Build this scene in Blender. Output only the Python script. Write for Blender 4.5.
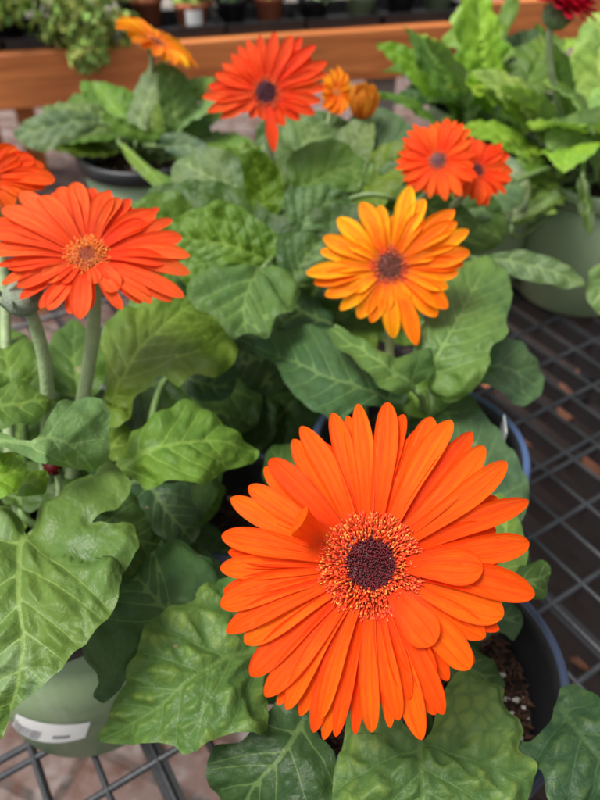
import bpy, math, random
import numpy as np
from mathutils import Vector, Matrix
from mathutils.geometry import delaunay_2d_cdt

for o in list(bpy.data.objects): bpy.data.objects.remove(o)
R = math.radians
scene = bpy.context.scene
col = scene.collection
rng = random.Random(7)
nrg = np.random.RandomState(11)

# ------------------------------------------------------------------ camera
FPX, PITCH, CH = 693.0, R(41), 0.43          # focal in photo pixels, downward pitch, height over the bench top
cam_d = bpy.data.cameras.new('camera'); cam = bpy.data.objects.new('camera', cam_d); col.objects.link(cam)
cam.location = (0, 0, CH); cam.rotation_euler = (R(90) - PITCH, 0, 0)
cam_d.sensor_fit = 'VERTICAL'; cam_d.sensor_height = 36; cam_d.lens = 36 / 800 * FPX
cam_d.clip_start = 0.01; cam_d.clip_end = 500
cam_d.dof.use_dof = True; cam_d.dof.focus_distance = 0.222; cam_d.dof.aperture_fstop = 12.5
scene.camera = cam
# ------------------------------------------------------------------ light
SUN_EL, SUN_AZ = R(64), R(-112)               # az measured from +Y towards +X
w = bpy.data.worlds.new('World'); scene.world = w; w.use_nodes = True
nt = w.node_tree; nt.nodes.clear()
sky = nt.nodes.new('ShaderNodeTexSky'); sky.sky_type = 'NISHITA'; sky.sun_disc = False
sky.sun_elevation = SUN_EL; sky.sun_rotation = SUN_AZ; sky.dust_density = 4.0; sky.air_density = 1.0
hs = nt.nodes.new('ShaderNodeHueSaturation'); hs.inputs['Saturation'].default_value = 0.22
bg = nt.nodes.new('ShaderNodeBackground'); bg.inputs[1].default_value = 0.12
wo = nt.nodes.new('ShaderNodeOutputWorld')
nt.links.new(sky.outputs[0], hs.inputs['Color']); nt.links.new(hs.outputs[0], bg.inputs[0]); nt.links.new(bg.outputs[0], wo.inputs[0])
sd = bpy.data.lights.new('sun', 'SUN'); sun = bpy.data.objects.new('sun', sd); col.objects.link(sun)
sd.energy = 3.2; sd.angle = R(24); sd.color = (1.0, 0.97, 0.92)
sdir = Vector((math.sin(SUN_AZ) * math.cos(SUN_EL), math.cos(SUN_AZ) * math.cos(SUN_EL), math.sin(SUN_EL)))
sun.rotation_euler = sdir.to_track_quat('Z', 'Y').to_euler()
vs = scene.view_settings
vs.view_transform = 'Standard'; vs.look = 'None'; vs.gamma = 1; vs.use_curve_mapping = False
vs.exposure = 0.55
scene.render.engine = 'CYCLES'

# ------------------------------------------------------------------ pixel helpers (photo 600x800)
SP, CP = math.sin(PITCH), math.cos(PITCH)
def unp(x, y, t):                            # photo pixel at depth t -> world point
    a = (x - 300) / FPX; b = (y - 400) / FPX
    return Vector((a * t, (CP - b * SP) * t, CH - (SP + b * CP) * t))
def unz(x, y, z):                            # photo pixel on the level z
    b = (y - 400) / FPX
    return unp(x, y, (CH - z) / (SP + b * CP))
def unp_np(xy, t):
    a = (xy[:, 0] - 300) / FPX; b = (xy[:, 1] - 400) / FPX
    return np.stack([a * t, (CP - b * SP) * t, CH - (SP + b * CP) * t], 1)
def depth_z(y, z): return (CH - z) / (SP + (y - 400) / FPX * CP)
def ray(x, y): return unp(x, y, 1.0) - Vector((0, 0, CH))

# ------------------------------------------------------------------ objects
def tag(o, label=None, cat=None, group=None, kind=None):
    if label: o['label'] = label
    if cat: o['category'] = cat
    if group: o['group'] = group
    if kind: o['kind'] = kind
    return o
def empty(name, loc, label, cat, group=None):
    o = bpy.data.objects.new(name, None); col.objects.link(o); o.location = loc
    o.empty_display_size = 0.02
    return tag(o, label, cat, group)
def origin_of(p):
    v = Vector((0, 0, 0))
    while p is not None: v = v + Vector(p.location); p = p.parent
    return v
def mesh_obj(name, verts, faces, mat, parent=None, attrs=None, uv=None, smooth=True, loc=None, color=None, mats=None, fmat=None):
    """verts are world coordinates; the object's origin is put at loc (default: the parent's)"""
    verts = np.asarray(verts, dtype=float)
    po = origin_of(parent)
    lo = Vector(loc) if loc is not None else po
    me = bpy.data.meshes.new(name)
    me.from_pydata((verts - np.array(lo)).tolist(), [], [list(map(int, f)) for f in faces])
    if attrs:
        for k, a in attrs.items():
            a = np.asarray(a, dtype=np.float32)
            if a.ndim == 1:
                at = me.attributes.new(k, 'FLOAT', 'POINT'); at.data.foreach_set('value', a)
            else:
                at = me.attributes.new(k, 'FLOAT_VECTOR', 'POINT'); at.data.foreach_set('vector', a.ravel())
    for m in (mats or [mat]): me.materials.append(m)
    if fmat is not None: me.polygons.foreach_set('material_index', fmat)
    if smooth: me.polygons.foreach_set('use_smooth', [True] * len(me.polygons))
    me.update()
    o = bpy.data.objects.new(name, me); col.objects.link(o)
    if parent is not None: o.parent = parent
    o.location = lo - po
    if color: o.color = (color[0] * .72, color[1] * .75, color[2] * .60, 1) if name == 'leaf' else (*color, 1)
    return o
def tube(pts, rad, n=8, cap=True):
    pts = [Vector(p) for p in pts]; m = len(pts)
    if not hasattr(rad, '__len__'): rad = [rad] * m
    V, F = [], []
    up = Vector((0.13, 0.2, 1)).normalized(); prev = None
    for i, p in enumerate(pts):
        d = (pts[min(i + 1, m - 1)] - pts[max(i - 1, 0)]).normalized()
        if prev is None:
            s = d.cross(up)
            if s.length < 1e-3: s = d.cross(Vector((1, 0, 0)))
        else: s = prev - d * prev.dot(d)
        s.normalize(); prev = s; q = d.cross(s)
        for k in range(n):
            a = 2 * math.pi * k / n
            V.append(p + (s * math.cos(a) + q * math.sin(a)) * rad[i])
    for i in range(m - 1):
        for k in range(n):
            a, b = i * n + k, i * n + (k + 1) % n
            F.append((a, b, b + n, a + n))
    if cap: F.append(tuple(range(n - 1, -1, -1))); F.append(tuple(range((m - 1) * n, m * n)))
    return V, F
def bez(p0, p1, p2, p3, n=14):
    out = []
    for i in range(n + 1):
        t = i / n; u = 1 - t
        out.append(Vector(p0) * u**3 + Vector(p1) * 3 * u * u * t + Vector(p2) * 3 * u * t * t + Vector(p3) * t**3)
    return out
def lathe(prof, c, n=64):
    V, F = [], []
    for r, z in prof:
        for k in range(n):
            a = 2 * math.pi * k / n
            V.append((c[0] + r * math.cos(a), c[1] + r * math.sin(a), c[2] + z))
    for i in range(len(prof) - 1):
        for k in range(n):
            a, b = i * n + k, i * n + (k + 1) % n
            F.append((a, b, b + n, a + n))
    return V, F
def box_mesh(c, sx, sy, sz, yaw=0.0, V=None, F=None, bev=0.0):
    """adds an upright box centred at c"""
    if V is None: V, F = [], []
    b = len(V); cx, sn = math.cos(yaw), math.sin(yaw)
    if bev <= 0:
        for z in (-sz / 2, sz / 2):
            for x, y in ((-sx / 2, -sy / 2), (sx / 2, -sy / 2), (sx / 2, sy / 2), (-sx / 2, sy / 2)):
                V.append((c[0] + x * cx - y * sn, c[1] + x * sn + y * cx, c[2] + z))
        F += [(b, b + 3, b + 2, b + 1), (b + 4, b + 5, b + 6, b + 7)] + [(b + i, b + (i + 1) % 4, b + 4 + (i + 1) % 4, b + 4 + i) for i in range(4)]
    else:
        rings = [(bev, -sz / 2), (0, -sz / 2 + bev), (0, sz / 2 - bev), (bev, sz / 2)]
        for ins, z in rings:
            for x, y in ((-1, -1), (1, -1), (1, 1), (-1, 1)):
                X = x * (sx / 2 - ins); Y = y * (sy / 2 - ins)
                V.append((c[0] + X * cx - Y * sn, c[1] + X * sn + Y * cx, c[2] + z))
        for r in range(3):
            for i in range(4): F.append((b + r * 4 + i, b + r * 4 + (i + 1) % 4, b + r * 4 + 4 + (i + 1) % 4, b + r * 4 + 4 + i))
        F += [(b + 3, b + 2, b + 1, b), (b + 12, b + 13, b + 14, b + 15)]
    return V, F

# ------------------------------------------------------------------ materials
def new_mat(name):
    m = bpy.data.materials.new(name); m.use_nodes = True
    t = m.node_tree; t.nodes.clear()
    out = t.nodes.new('ShaderNodeOutputMaterial')
    return m, t, out
def N(t, kind, **kw):
    n = t.nodes.new(kind)
    for k, v in kw.items():
        if k in n.inputs.keys(): n.inputs[k].default_value = v
        else: setattr(n, k, v)
    return n
def L(t, a, b): t.links.new(a, b)
def math_n(t, op, a, b=None, clamp=False):
    n = t.nodes.new('ShaderNodeMath'); n.operation = op; n.use_clamp = clamp
    for i, v in enumerate((a, b)):
        if v is None: continue
        if isinstance(v, (int, float)): n.inputs[i].default_value = v
        else: L(t, v, n.inputs[i])
    return n.outputs[0]
def ramp(t, fac, stops):
    n = t.nodes.new('ShaderNodeValToRGB'); e = n.color_ramp.elements
    while len(e) < len(stops): e.new(0.5)
    for i, (p, c) in enumerate(stops):
        e[i].position = p; e[i].color = (*c, 1) if len(c) == 3 else c
    L(t, fac, n.inputs[0]); return n.outputs[0]
def mix(t, fac, a, b, blend='MIX'):
    n = t.nodes.new('ShaderNodeMix'); n.data_type = 'RGBA'; n.blend_type = blend
    for i, v in ((0, fac), (6, a), (7, b)):
        if isinstance(v, (int, float)): n.inputs[i].default_value = v
        elif isinstance(v, tuple): n.inputs[i].default_value = (*v, 1)
        else: L(t, v, n.inputs[i])
    return n.outputs[2]
def simple(name, c, rough=0.5, noise=0.15, scale=40, bump=0.0, metal=0.0, coat=0.0, spec=0.5, bscale=None):
    m, t, out = new_mat(name)
    tc = N(t, 'ShaderNodeTexCoord'); nz = N(t, 'ShaderNodeTexNoise', Scale=scale, Detail=6.0)
    L(t, tc.outputs['Object'], nz.inputs['Vector'])
    dk = tuple(x * (1 - noise) for x in c); lt = tuple(min(1, x * (1 + noise)) for x in c)
    cc = ramp(t, nz.outputs['Fac'], [(0.3, dk), (0.7, lt)])
    p = N(t, 'ShaderNodeBsdfPrincipled', Roughness=rough, Metallic=metal)
    p.inputs['Specular IOR Level'].default_value = spec; p.inputs['Coat Weight'].default_value = coat
    L(t, cc, p.inputs['Base Color'])
    rr = math_n(t, 'MULTIPLY_ADD', nz.outputs['Fac'], 0.25); t.nodes[-1].inputs[2].default_value = rough - 0.12
    L(t, rr, p.inputs['Roughness'])
    if bump:
        n2 = N(t, 'ShaderNodeTexNoise', Scale=bscale or scale * 4, Detail=5.0); L(t, tc.outputs['Object'], n2.inputs['Vector'])
        b = N(t, 'ShaderNodeBump', Strength=bump, Distance=0.002); L(t, n2.outputs['Fac'], b.inputs['Height']); L(t, b.outputs[0], p.inputs['Normal'])
    L(t, p.outputs[0], out.inputs[0]); return m

def leaf_material(name, vein_light=1.0, dark_net=0.0, patches=0.0, rough=0.42, bump=0.32):
    """colour from the object colour; attributes: lc (leaf metres), vn (vein distance / width), vk (distance to veins, m), ed (edge closeness)"""
    m, t, out = new_mat(name)
    oi = N(t, 'ShaderNodeObjectInfo')
    lc = N(t, 'ShaderNodeAttribute', attribute_name='lc'); vn = N(t, 'ShaderNodeAttribute', attribute_name='vn')
    vk = N(t, 'ShaderNodeAttribute', attribute_name='vk')
    off = N(t, 'ShaderNodeVectorMath', operation='ADD'); L(t, lc.outputs['Vector'], off.inputs[0])
    cmb = N(t, 'ShaderNodeCombineXYZ'); L(t, oi.outputs['Random'], cmb.inputs[2]); L(t, cmb.outputs[0], off.inputs[1])
    n1 = N(t, 'ShaderNodeTexNoise', Scale=38.0, Detail=4.0, Roughness=0.6); L(t, off.outputs[0], n1.inputs['Vector'])
    n2 = N(t, 'ShaderNodeTexNoise', Scale=420.0, Detail=4.0); L(t, off.outputs[0], n2.inputs['Vector'])
    # distorted cell network = tertiary veins
    dn = N(t, 'ShaderNodeVectorMath', operation='SCALE'); L(t, n2.outputs['Color'], dn.inputs[0]); dn.inputs['Scale'].default_value = 0.0022
    dv = N(t, 'ShaderNodeVectorMath', operation='ADD'); L(t, off.outputs[0], dv.inputs[0]); L(t, dn.outputs[0], dv.inputs[1])
    vo = N(t, 'ShaderNodeTexVoronoi', feature='DISTANCE_TO_EDGE', Scale=190.0); L(t, dv.outputs[0], vo.inputs['Vector'])
    vo2 = N(t, 'ShaderNodeTexVoronoi', feature='DISTANCE_TO_EDGE', Scale=560.0); L(t, dv.outputs[0], vo2.inputs['Vector'])
    net = ramp(t, vo.outputs['Distance'], [(0.0, (0, 0, 0)), (0.09, (1, 1, 1))])
    base = oi.outputs['Color']
    c = mix(t, ramp(t, n1.outputs['Fac'], [(0.38, (0, 0, 0)), (0.66, (0.45, 0.45, 0.45))]), base, mix(t, 1.0, base, (1.55, 1.3, 0.75), 'MULTIPLY'))
    c = mix(t, ramp(t, n1.outputs['Fac'], [(0.30, (0.4, 0.4, 0.4)), (0.46, (0, 0, 0))]), c, mix(t, 1.0, base, (0.6, 0.75, 0.85), 'MULTIPLY'))
    if dark_net > 0:
        nearv = ramp(t, math_n(t, 'MULTIPLY', vk.outputs['Fac'], 100.0), [(0.0, (1, 1, 1)), (0.36, (0, 0, 0))])
        c = mix(t, math_n(t, 'MULTIPLY', nearv, dark_net), c, mix(t, 1.0, base, (0.34, 0.52, 0.55), 'MULTIPLY'))
        inv = math_n(t, 'SUBTRACT', 1.0, net)
        inv = ramp(t, vo.outputs['Distance'], [(0.0, (1, 1, 1)), (0.28, (0, 0, 0))])
        c = mix(t, math_n(t, 'MULTIPLY', inv, dark_net * 0.8), c, mix(t, 1.0, base, (0.5, 0.65, 0.7), 'MULTIPLY'))
    else:
        inv = math_n(t, 'SUBTRACT', 1.0, net)
        c = mix(t, math_n(t, 'MULTIPLY', inv, 0.22), c, mix(t, 1.0, base, (0.7, 0.8, 0.7), 'MULTIPLY'))
    if patches > 0:
        n3 = N(t, 'ShaderNodeTexNoise', Scale=30.0, Detail=8.0, Roughness=0.66); L(t, off.outputs[0], n3.inputs['Vector'])
        pf = ramp(t, n3.outputs['Fac'], [(0.54, (0, 0, 0)), (0.585, (1, 1, 1)), (0.68, (0.5, 0.5, 0.5))])
        pf = math_n(t, 'MULTIPLY', pf, patches)
        c = mix(t, pf, c, (0.27, 0.37, 0.22))
    # brown specks
    n4 = N(t, 'ShaderNodeTexNoise', Scale=95.0, Detail=3.0); L(t, off.outputs[0], n4.inputs['Vector'])
    sp = ramp(t, n4.outputs['Fac'], [(0.735, (0, 0, 0)), (0.75, (0.8, 0.8, 0.8))])
    c = mix(t, sp, c, (0.23, 0.19, 0.10))
    line = ramp(t, vn.outputs['Fac'], [(0.45, (1, 1, 1)), (1.0, (0, 0, 0))])
    vc = mix(t, 1.0, base, (2.1, 1.7, 2.0), 'MULTIPLY')
    vcol = mix(t, 0.30, vc, (0.28, 0.40, 0.10))
    c = mix(t, math_n(t, 'MULTIPLY', line, 0.6 * vein_light), c, vcol)
    # underside: paler, greyer
    ge = N(t, 'ShaderNodeNewGeometry')
    under = mix(t, 0.45, c, (0.17, 0.24, 0.13))
    c = mix(t, ge.outputs['Backfacing'], c, under)
    p = N(t, 'ShaderNodeBsdfPrincipled'); L(t, c, p.inputs['Base Color'])
    rg = math_n(t, 'MULTIPLY_ADD', n1.outputs['Fac'], 0.3); t.nodes[-1].inputs[2].default_value = rough - 0.1
    L(t, rg, p.inputs['Roughness']); p.inputs['Specular IOR Level'].default_value = 0.27
    h = math_n(t, 'ADD', math_n(t, 'MULTIPLY', ramp(t, vo.outputs['Distance'], [(0.0, (0, 0, 0)), (0.35, (1, 1, 1))]), 0.9),
               math_n(t, 'ADD', math_n(t, 'MULTIPLY', ramp(t, vo2.outputs['Distance'], [(0.0, (0, 0, 0)), (0.4, (1, 1, 1))]), 0.35), math_n(t, 'MULTIPLY', n2.outputs['Fac'], 0.5)))
    b = N(t, 'ShaderNodeBump', Strength=bump, Distance=0.0011); L(t, h, b.inputs['Height']); L(t, b.outputs[0], p.inputs['Normal'])
    tr = N(t, 'ShaderNodeBsdfTranslucent'); L(t, mix(t, 1.0, c, (1.7, 2.0, 0.6), 'MULTIPLY'), tr.inputs['Color'])
    ms = N(t, 'ShaderNodeMixShader'); ms.inputs[0].default_value = 0.25
    L(t, p.outputs[0], ms.inputs[1]); L(t, tr.outputs[0], ms.inputs[2]); L(t, ms.outputs[0], out.inputs[0])
    return m

def petal_material(name, yellow=False):
    m, t, out = new_mat(name)
    oi = N(t, 'ShaderNodeObjectInfo')
    uv = N(t, 'ShaderNodeAttribute', attribute_name='puv')
    sx = N(t, 'ShaderNodeSeparateXYZ'); L(t, uv.outputs['Vector'], sx.inputs[0])
    u, v = sx.outputs[0], sx.outputs[1]
    cm = N(t, 'ShaderNodeCombineXYZ'); L(t, math_n(t, 'MULTIPLY', u, 1.1), cm.inputs[0]); L(t, math_n(t, 'MULTIPLY', v, 9.0), cm.inputs[1])
    L(t, math_n(t, 'MULTIPLY', oi.outputs['Random'], 50.0), cm.inputs[2])
    nz = N(t, 'ShaderNodeTexNoise', Scale=1.6, Detail=5.0, Roughness=0.6); L(t, cm.outputs[0], nz.inputs['Vector'])
    cm2 = N(t, 'ShaderNodeCombineXYZ'); L(t, math_n(t, 'MULTIPLY', u, 3.0), cm2.inputs[0]); L(t, math_n(t, 'MULTIPLY', v, 1.6), cm2.inputs[1]); L(t, math_n(t, 'MULTIPLY', oi.outputs['Random'], 90.0), cm2.inputs[2])
    nb = N(t, 'ShaderNodeTexNoise', Scale=1.2, Detail=4.0); L(t, cm2.outputs[0], nb.inputs['Vector'])
    base = oi.outputs['Color']
    c = mix(t, ramp(t, nz.outputs['Fac'], [(0.35, (0.0, 0.0, 0.0)), (0.7, (0.75, 0.75, 0.75))]), base, mix(t, 1.0, base, (0.97, 0.62, 0.7), 'MULTIPLY'))
    c = mix(t, ramp(t, nb.outputs['Fac'], [(0.45, (0, 0, 0)), (0.75, (0.55, 0.55, 0.55))]), c, mix(t, 1.0, base, (1.0, 1.45, 1.0), 'MULTIPLY'))
    # redder towards the base
    c = mix(t, ramp(t, u, [(0.0, (0.9, 0.9, 0.9)), (0.55, (0, 0, 0))]), c, mix(t, 1.0, base, (0.88, 0.38, 0.45), 'MULTIPLY'))
    # three faint furrows
    fur = math_n(t, 'ABSOLUTE', math_n(t, 'SINE', math_n(t, 'MULTIPLY', v, 4.71)))
    c = mix(t, math_n(t, 'MULTIPLY', ramp(t, fur, [(0.86, (0, 0, 0)), (1.0, (1, 1, 1))]), 0.42), c, mix(t, 1.0, base, (0.9, 0.45, 0.5), 'MULTIPLY'))
    if yellow:   # golden margins, orange middle
        av = math_n(t, 'ABSOLUTE', v); cc_ = mix(t, 1.0, c, (1.0, 0.78, 0.6), 'MULTIPLY')
        c = mix(t, ramp(t, av, [(0.15, (1, 1, 1)), (0.75, (0, 0, 0))]), mix(t, 1.0, c, (1.0, 1.15, 1.2), 'MULTIPLY'), cc_)
    p = N(t, 'ShaderNodeBsdfPrincipled', Roughness=0.5); L(t, c, p.inputs['Base Color']); p.inputs['Specular IOR Level'].default_value = 0.20
    cm3 = N(t, 'ShaderNodeCombineXYZ'); L(t, math_n(t, 'MULTIPLY', u, 1.5), cm3.inputs[0]); L(t, math_n(t, 'MULTIPLY', v, 14.0), cm3.inputs[1]); L(t, math_n(t, 'MULTIPLY', oi.outputs['Random'], 50.0), cm3.inputs[2])
    n3 = N(t, 'ShaderNodeTexNoise', Scale=2.2, Detail=4.0); L(t, cm3.outputs[0], n3.inputs['Vector'])
    b = N(t, 'ShaderNodeBump', Strength=0.6, Distance=0.0008); L(t, n3.outputs['Fac'], b.inputs['Height']); L(t, b.outputs[0], p.inputs['Normal'])
    tr = N(t, 'ShaderNodeBsdfTranslucent'); L(t, mix(t, 1.0, c, (1.05, 1.2, 1.0), 'MULTIPLY'), tr.inputs['Color'])
    ms = N(t, 'ShaderNodeMixShader'); ms.inputs[0].default_value = 0.36
    L(t, p.outputs[0], ms.inputs[1]); L(t, tr.outputs[0], ms.inputs[2]); L(t, ms.outputs[0], out.inputs[0])
    return m

def pot_material(name, c):
    m, t, out = new_mat(name)
    tc = N(t, 'ShaderNodeTexCoord'); n1 = N(t, 'ShaderNodeTexNoise', Scale=22.0, Detail=7.0, Roughness=0.65); L(t, tc.outputs['Object'], n1.inputs['Vector'])
    mp = N(t, 'ShaderNodeMapping'); mp.inputs['Scale'].default_value = (60, 60, 9); L(t, tc.outputs['Object'], mp.inputs['Vector'])
    n2 = N(t, 'ShaderNodeTexNoise', Scale=1.0, Detail=6.0, Roughness=0.6); L(t, mp.outputs[0], n2.inputs['Vector'])
    cc = mix(t, ramp(t, n1.outputs['Fac'], [(0.55, (0, 0, 0)), (0.68, (0.5, 0.5, 0.5))]), c, tuple(x * .62 for x in c))
    cc = mix(t, ramp(t, n2.outputs['Fac'], [(0.60, (0, 0, 0)), (0.72, (0.4, 0.4, 0.4))]), cc, (0.40, 0.43, 0.34))
    p = N(t, 'ShaderNodeBsdfPrincipled', Roughness=0.42); L(t, cc, p.inputs['Base Color']); L(t, ramp(t, n1.outputs['Fac'], [(0.3, (0.35, 0.35, 0.35)), (0.7, (0.6, 0.6, 0.6))]), p.inputs['Roughness'])
    L(t, p.outputs[0], out.inputs[0]); return m

def brick_material():
    m, t, out = new_mat('brick_paving')
    tc = N(t, 'ShaderNodeTexCoord'); mp = N(t, 'ShaderNodeMapping'); mp.inputs['Rotation'].default_value = (0, 0, R(24))
    L(t, tc.outputs['Object'], mp.inputs['Vector'])
    br = N(t, 'ShaderNodeTexBrick', Scale=1.0); L(t, mp.outputs[0], br.inputs['Vector'])
    br.inputs['Color1'].default_value = (0.15, 0.085, 0.072, 1); br.inputs['Color2'].default_value = (0.21, 0.155, 0.14, 1)
    br.inputs['Mortar'].default_value = (0.05, 0.045, 0.04, 1)
    br.inputs['Brick Width'].default_value = 0.21; br.inputs['Row Height'].default_value = 0.105; br.inputs['Mortar Size'].default_value = 0.009
    br.inputs['Mortar Smooth'].default_value = 0.3; br.inputs['Bias'].default_value = 0.1
    nz = N(t, 'ShaderNodeTexNoise', Scale=5.0, Detail=8.0, Roughness=0.65); L(t, tc.outputs['Object'], nz.inputs['Vector'])
    n2 = N(t, 'ShaderNodeTexNoise', Scale=45.0, Detail=6.0, Roughness=0.7); L(t, tc.outputs['Object'], n2.inputs['Vector'])
    c = mix(t, ramp(t, nz.outputs['Fac'], [(0.45, (0, 0, 0)), (0.65, (0.5, 0.5, 0.5))]), br.outputs['Color'], (0.18, 0.16, 0.15))
    c = mix(t, ramp(t, n2.outputs['Fac'], [(0.42, (0.6, 0.6, 0.6)), (0.58, (0, 0, 0))]), c, (0.17, 0.12, 0.10))
    c = mix(t, ramp(t, n2.outputs['Fac'], [(0.62, (0, 0, 0)), (0.7, (0.7, 0.7, 0.7))]), c, (0.29, 0.26, 0.24))
    n6 = N(t, 'ShaderNodeTexNoise', Scale=16.0, Detail=5.0, Roughness=0.7); L(t, tc.outputs['Object'], n6.inputs['Vector'])
    c = mix(t, ramp(t, n6.outputs['Fac'], [(0.40, (0.75, 0.75, 0.75)), (0.50, (0, 0, 0))]), c, (0.10, 0.045, 0.03))
    c = mix(t, ramp(t, n6.outputs['Fac'], [(0.56, (0, 0, 0)), (0.63, (0.6, 0.6, 0.6))]), c, (0.27, 0.235, 0.225))
    # shade under the right part of the bench, painted into the brick colour
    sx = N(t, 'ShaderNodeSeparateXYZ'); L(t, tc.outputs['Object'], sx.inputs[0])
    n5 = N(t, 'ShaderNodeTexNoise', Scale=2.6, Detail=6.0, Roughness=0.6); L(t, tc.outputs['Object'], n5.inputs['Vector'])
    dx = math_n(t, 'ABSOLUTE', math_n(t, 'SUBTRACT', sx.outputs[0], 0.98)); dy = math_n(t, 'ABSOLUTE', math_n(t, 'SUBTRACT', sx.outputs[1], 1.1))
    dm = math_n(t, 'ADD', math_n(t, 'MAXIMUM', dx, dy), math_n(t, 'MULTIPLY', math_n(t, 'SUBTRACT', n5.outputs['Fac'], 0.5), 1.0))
    bench_shade = ramp(t, dm, [(0.80, (0.95, 0.95, 0.95)), (1.0, (0, 0, 0))])
    c = mix(t, bench_shade, c, mix(t, n2.outputs['Fac'], (0.007, 0.006, 0.006), (0.028, 0.018, 0.015)))
    p = N(t, 'ShaderNodeBsdfPrincipled', Roughness=0.8); L(t, c, p.inputs['Base Color']); p.inputs['Specular IOR Level'].default_value = 0.15
    b = N(t, 'ShaderNodeBump', Strength=0.7, Distance=0.006)
    L(t, math_n(t, 'ADD', math_n(t, 'MULTIPLY', br.outputs['Fac'], -1.0), n2.outputs['Fac']), b.inputs['Height']); L(t, b.outputs[0], p.inputs['Normal'])
    L(t, p.outputs[0], out.inputs[0]); return m

def wood_material(name, c1, c2, ang=0.0):
    m, t, out = new_mat(name)
    tc = N(t, 'ShaderNodeTexCoord'); mp = N(t, 'ShaderNodeMapping'); mp.inputs['Rotation'].default_value = (0, 0, -ang)
    L(t, tc.outputs['Object'], mp.inputs['Vector'])
    mp2 = N(t, 'ShaderNodeMapping'); mp2.inputs['Scale'].default_value = (1.5, 14, 22); L(t, mp.outputs[0], mp2.inputs['Vector'])
    nz = N(t, 'ShaderNodeTexNoise', Scale=2.0, Detail=8.0, Roughness=0.6); nz.inputs['Distortion'].default_value = 0.6; L(t, mp2.outputs[0], nz.inputs['Vector'])
    n2 = N(t, 'ShaderNodeTexNoise', Scale=3.0, Detail=5.0); L(t, tc.outputs['Object'], n2.inputs['Vector'])
    c = ramp(t, nz.outputs['Fac'], [(0.3, c1), (0.65, c2)])
    c = mix(t, ramp(t, n2.outputs['Fac'], [(0.5, (0, 0, 0)), (0.75, (0.5, 0.5, 0.5))]), c, tuple(x * 0.55 for x in c1))
    p = N(t, 'ShaderNodeBsdfPrincipled', Roughness=0.6); L(t, c, p.inputs['Base Color'])
    b = N(t, 'ShaderNodeBump', Strength=0.4, Distance=0.003); L(t, nz.outputs['Fac'], b.inputs['Height']); L(t, b.outputs[0], p.inputs['Normal'])
    L(t, p.outputs[0], out.inputs[0]); return m

M = dict(
    leaf=leaf_material('gerbera_leaf', 1.0), leaf_net=leaf_material('gerbera_leaf_netted', 0.35, dark_net=0.9),
    leaf_dirty=leaf_material('gerbera_leaf_with_residue', 1.25, patches=0.34, rough=0.36),
    petal=petal_material('ray_petal'), petal_yellow=petal_material('golden_ray_petal', True),
    stem=simple('hairy_stem', (0.25, 0.33, 0.16), 0.6, 0.2, 120, 0.3),
    petiole=simple('petiole', (0.11, 0.18, 0.05), 0.5, 0.25, 90, 0.2),
    calyx=simple('green_calyx', (0.12, 0.19, 0.08), 0.65, 0.3, 300, 0.5),
    bud=simple('downy_bud', (0.22, 0.27, 0.19), 0.8, 0.2, 400, 0.8),
    sage=pot_material('sage_green_plastic', (0.25, 0.34, 0.19)),
    navy=simple('navy_plastic', (0.028, 0.042, 0.085), 0.33, 0.2, 30, 0.05),
    sky_tint_rim=simple('sky_tinted_plastic', (0.05, 0.085, 0.18), 0.35, 0.15, 30, 0.05),  # dark rim with the sky's reflection painted in as blue
    black=simple('black_plastic', (0.018, 0.018, 0.02), 0.4, 0.25, 30, 0.08),
    grate=simple('black_coated_steel', (0.024, 0.026, 0.030), 0.38, 0.3, 60, 0.15),
    terra=simple('terracotta', (0.42, 0.12, 0.055), 0.75, 0.2, 25, 0.2),
    whitep=simple('white_paper', (0.72, 0.72, 0.70), 0.5, 0.05, 30),
    ink=simple('grey_ink', (0.10, 0.10, 0.12), 0.6, 0.2, 300),
    fin=simple('shaded_fin_steel', (0.010, 0.010, 0.012), 0.5, 0.2, 60, 0.1),  # same steel as the wires, darkened to paint in the fins' shaded sides
    soil=simple('potting_soil', (0.028, 0.016, 0.010), 0.95, 0.7, 260, 1.0, bscale=420),
    bark=simple('bark_bits', (0.065, 0.026, 0.014), 0.85, 0.6, 300, 0.8),
    perlite=simple('perlite', (0.62, 0.58, 0.52), 0.8, 0.15, 500, 0.5),
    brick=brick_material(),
    wood=wood_material('orange_stained_wood', (0.34, 0.085, 0.016), (0.68, 0.23, 0.06), R(15)),
    greywood=wood_material('weathered_wood', (0.20, 0.17, 0.15), (0.30, 0.26, 0.23), R(15)),
    foliage=None)
def vertex_tint_mat(name, rough=0.6, transl=0.25, noise=0.3):
    m, t, out = new_mat(name)
    oi = N(t, 'ShaderNodeObjectInfo'); a = N(t, 'ShaderNodeAttribute', attribute_name='tint')
    c = mix(t, 1.0, oi.outputs['Color'], a.outputs['Vector'], 'MULTIPLY')
    p = N(t, 'ShaderNodeBsdfPrincipled', Roughness=rough); L(t, c, p.inputs['Base Color'])
    tr = N(t, 'ShaderNodeBsdfTranslucent'); L(t, c, tr.inputs['Color'])
    ms = N(t, 'ShaderNodeMixShader'); ms.inputs[0].default_value = transl
    L(t, p.outputs[0], ms.inputs[1]); L(t, tr.outputs[0], ms.inputs[2]); L(t, ms.outputs[0], out.inputs[0])
    return m
M['foliage'] = vertex_tint_mat('small_foliage'); M['floret'] = vertex_tint_mat('disc_floret', 0.5, 0.2)

# colours for the leaves (linear)
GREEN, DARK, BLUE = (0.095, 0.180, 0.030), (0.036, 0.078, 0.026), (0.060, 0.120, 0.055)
LIME, GREY, PALE, OLIVE = (0.22, 0.35, 0.05), (0.14, 0.21, 0.10), (0.25, 0.37, 0.12), (0.105, 0.165, 0.020)

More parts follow.
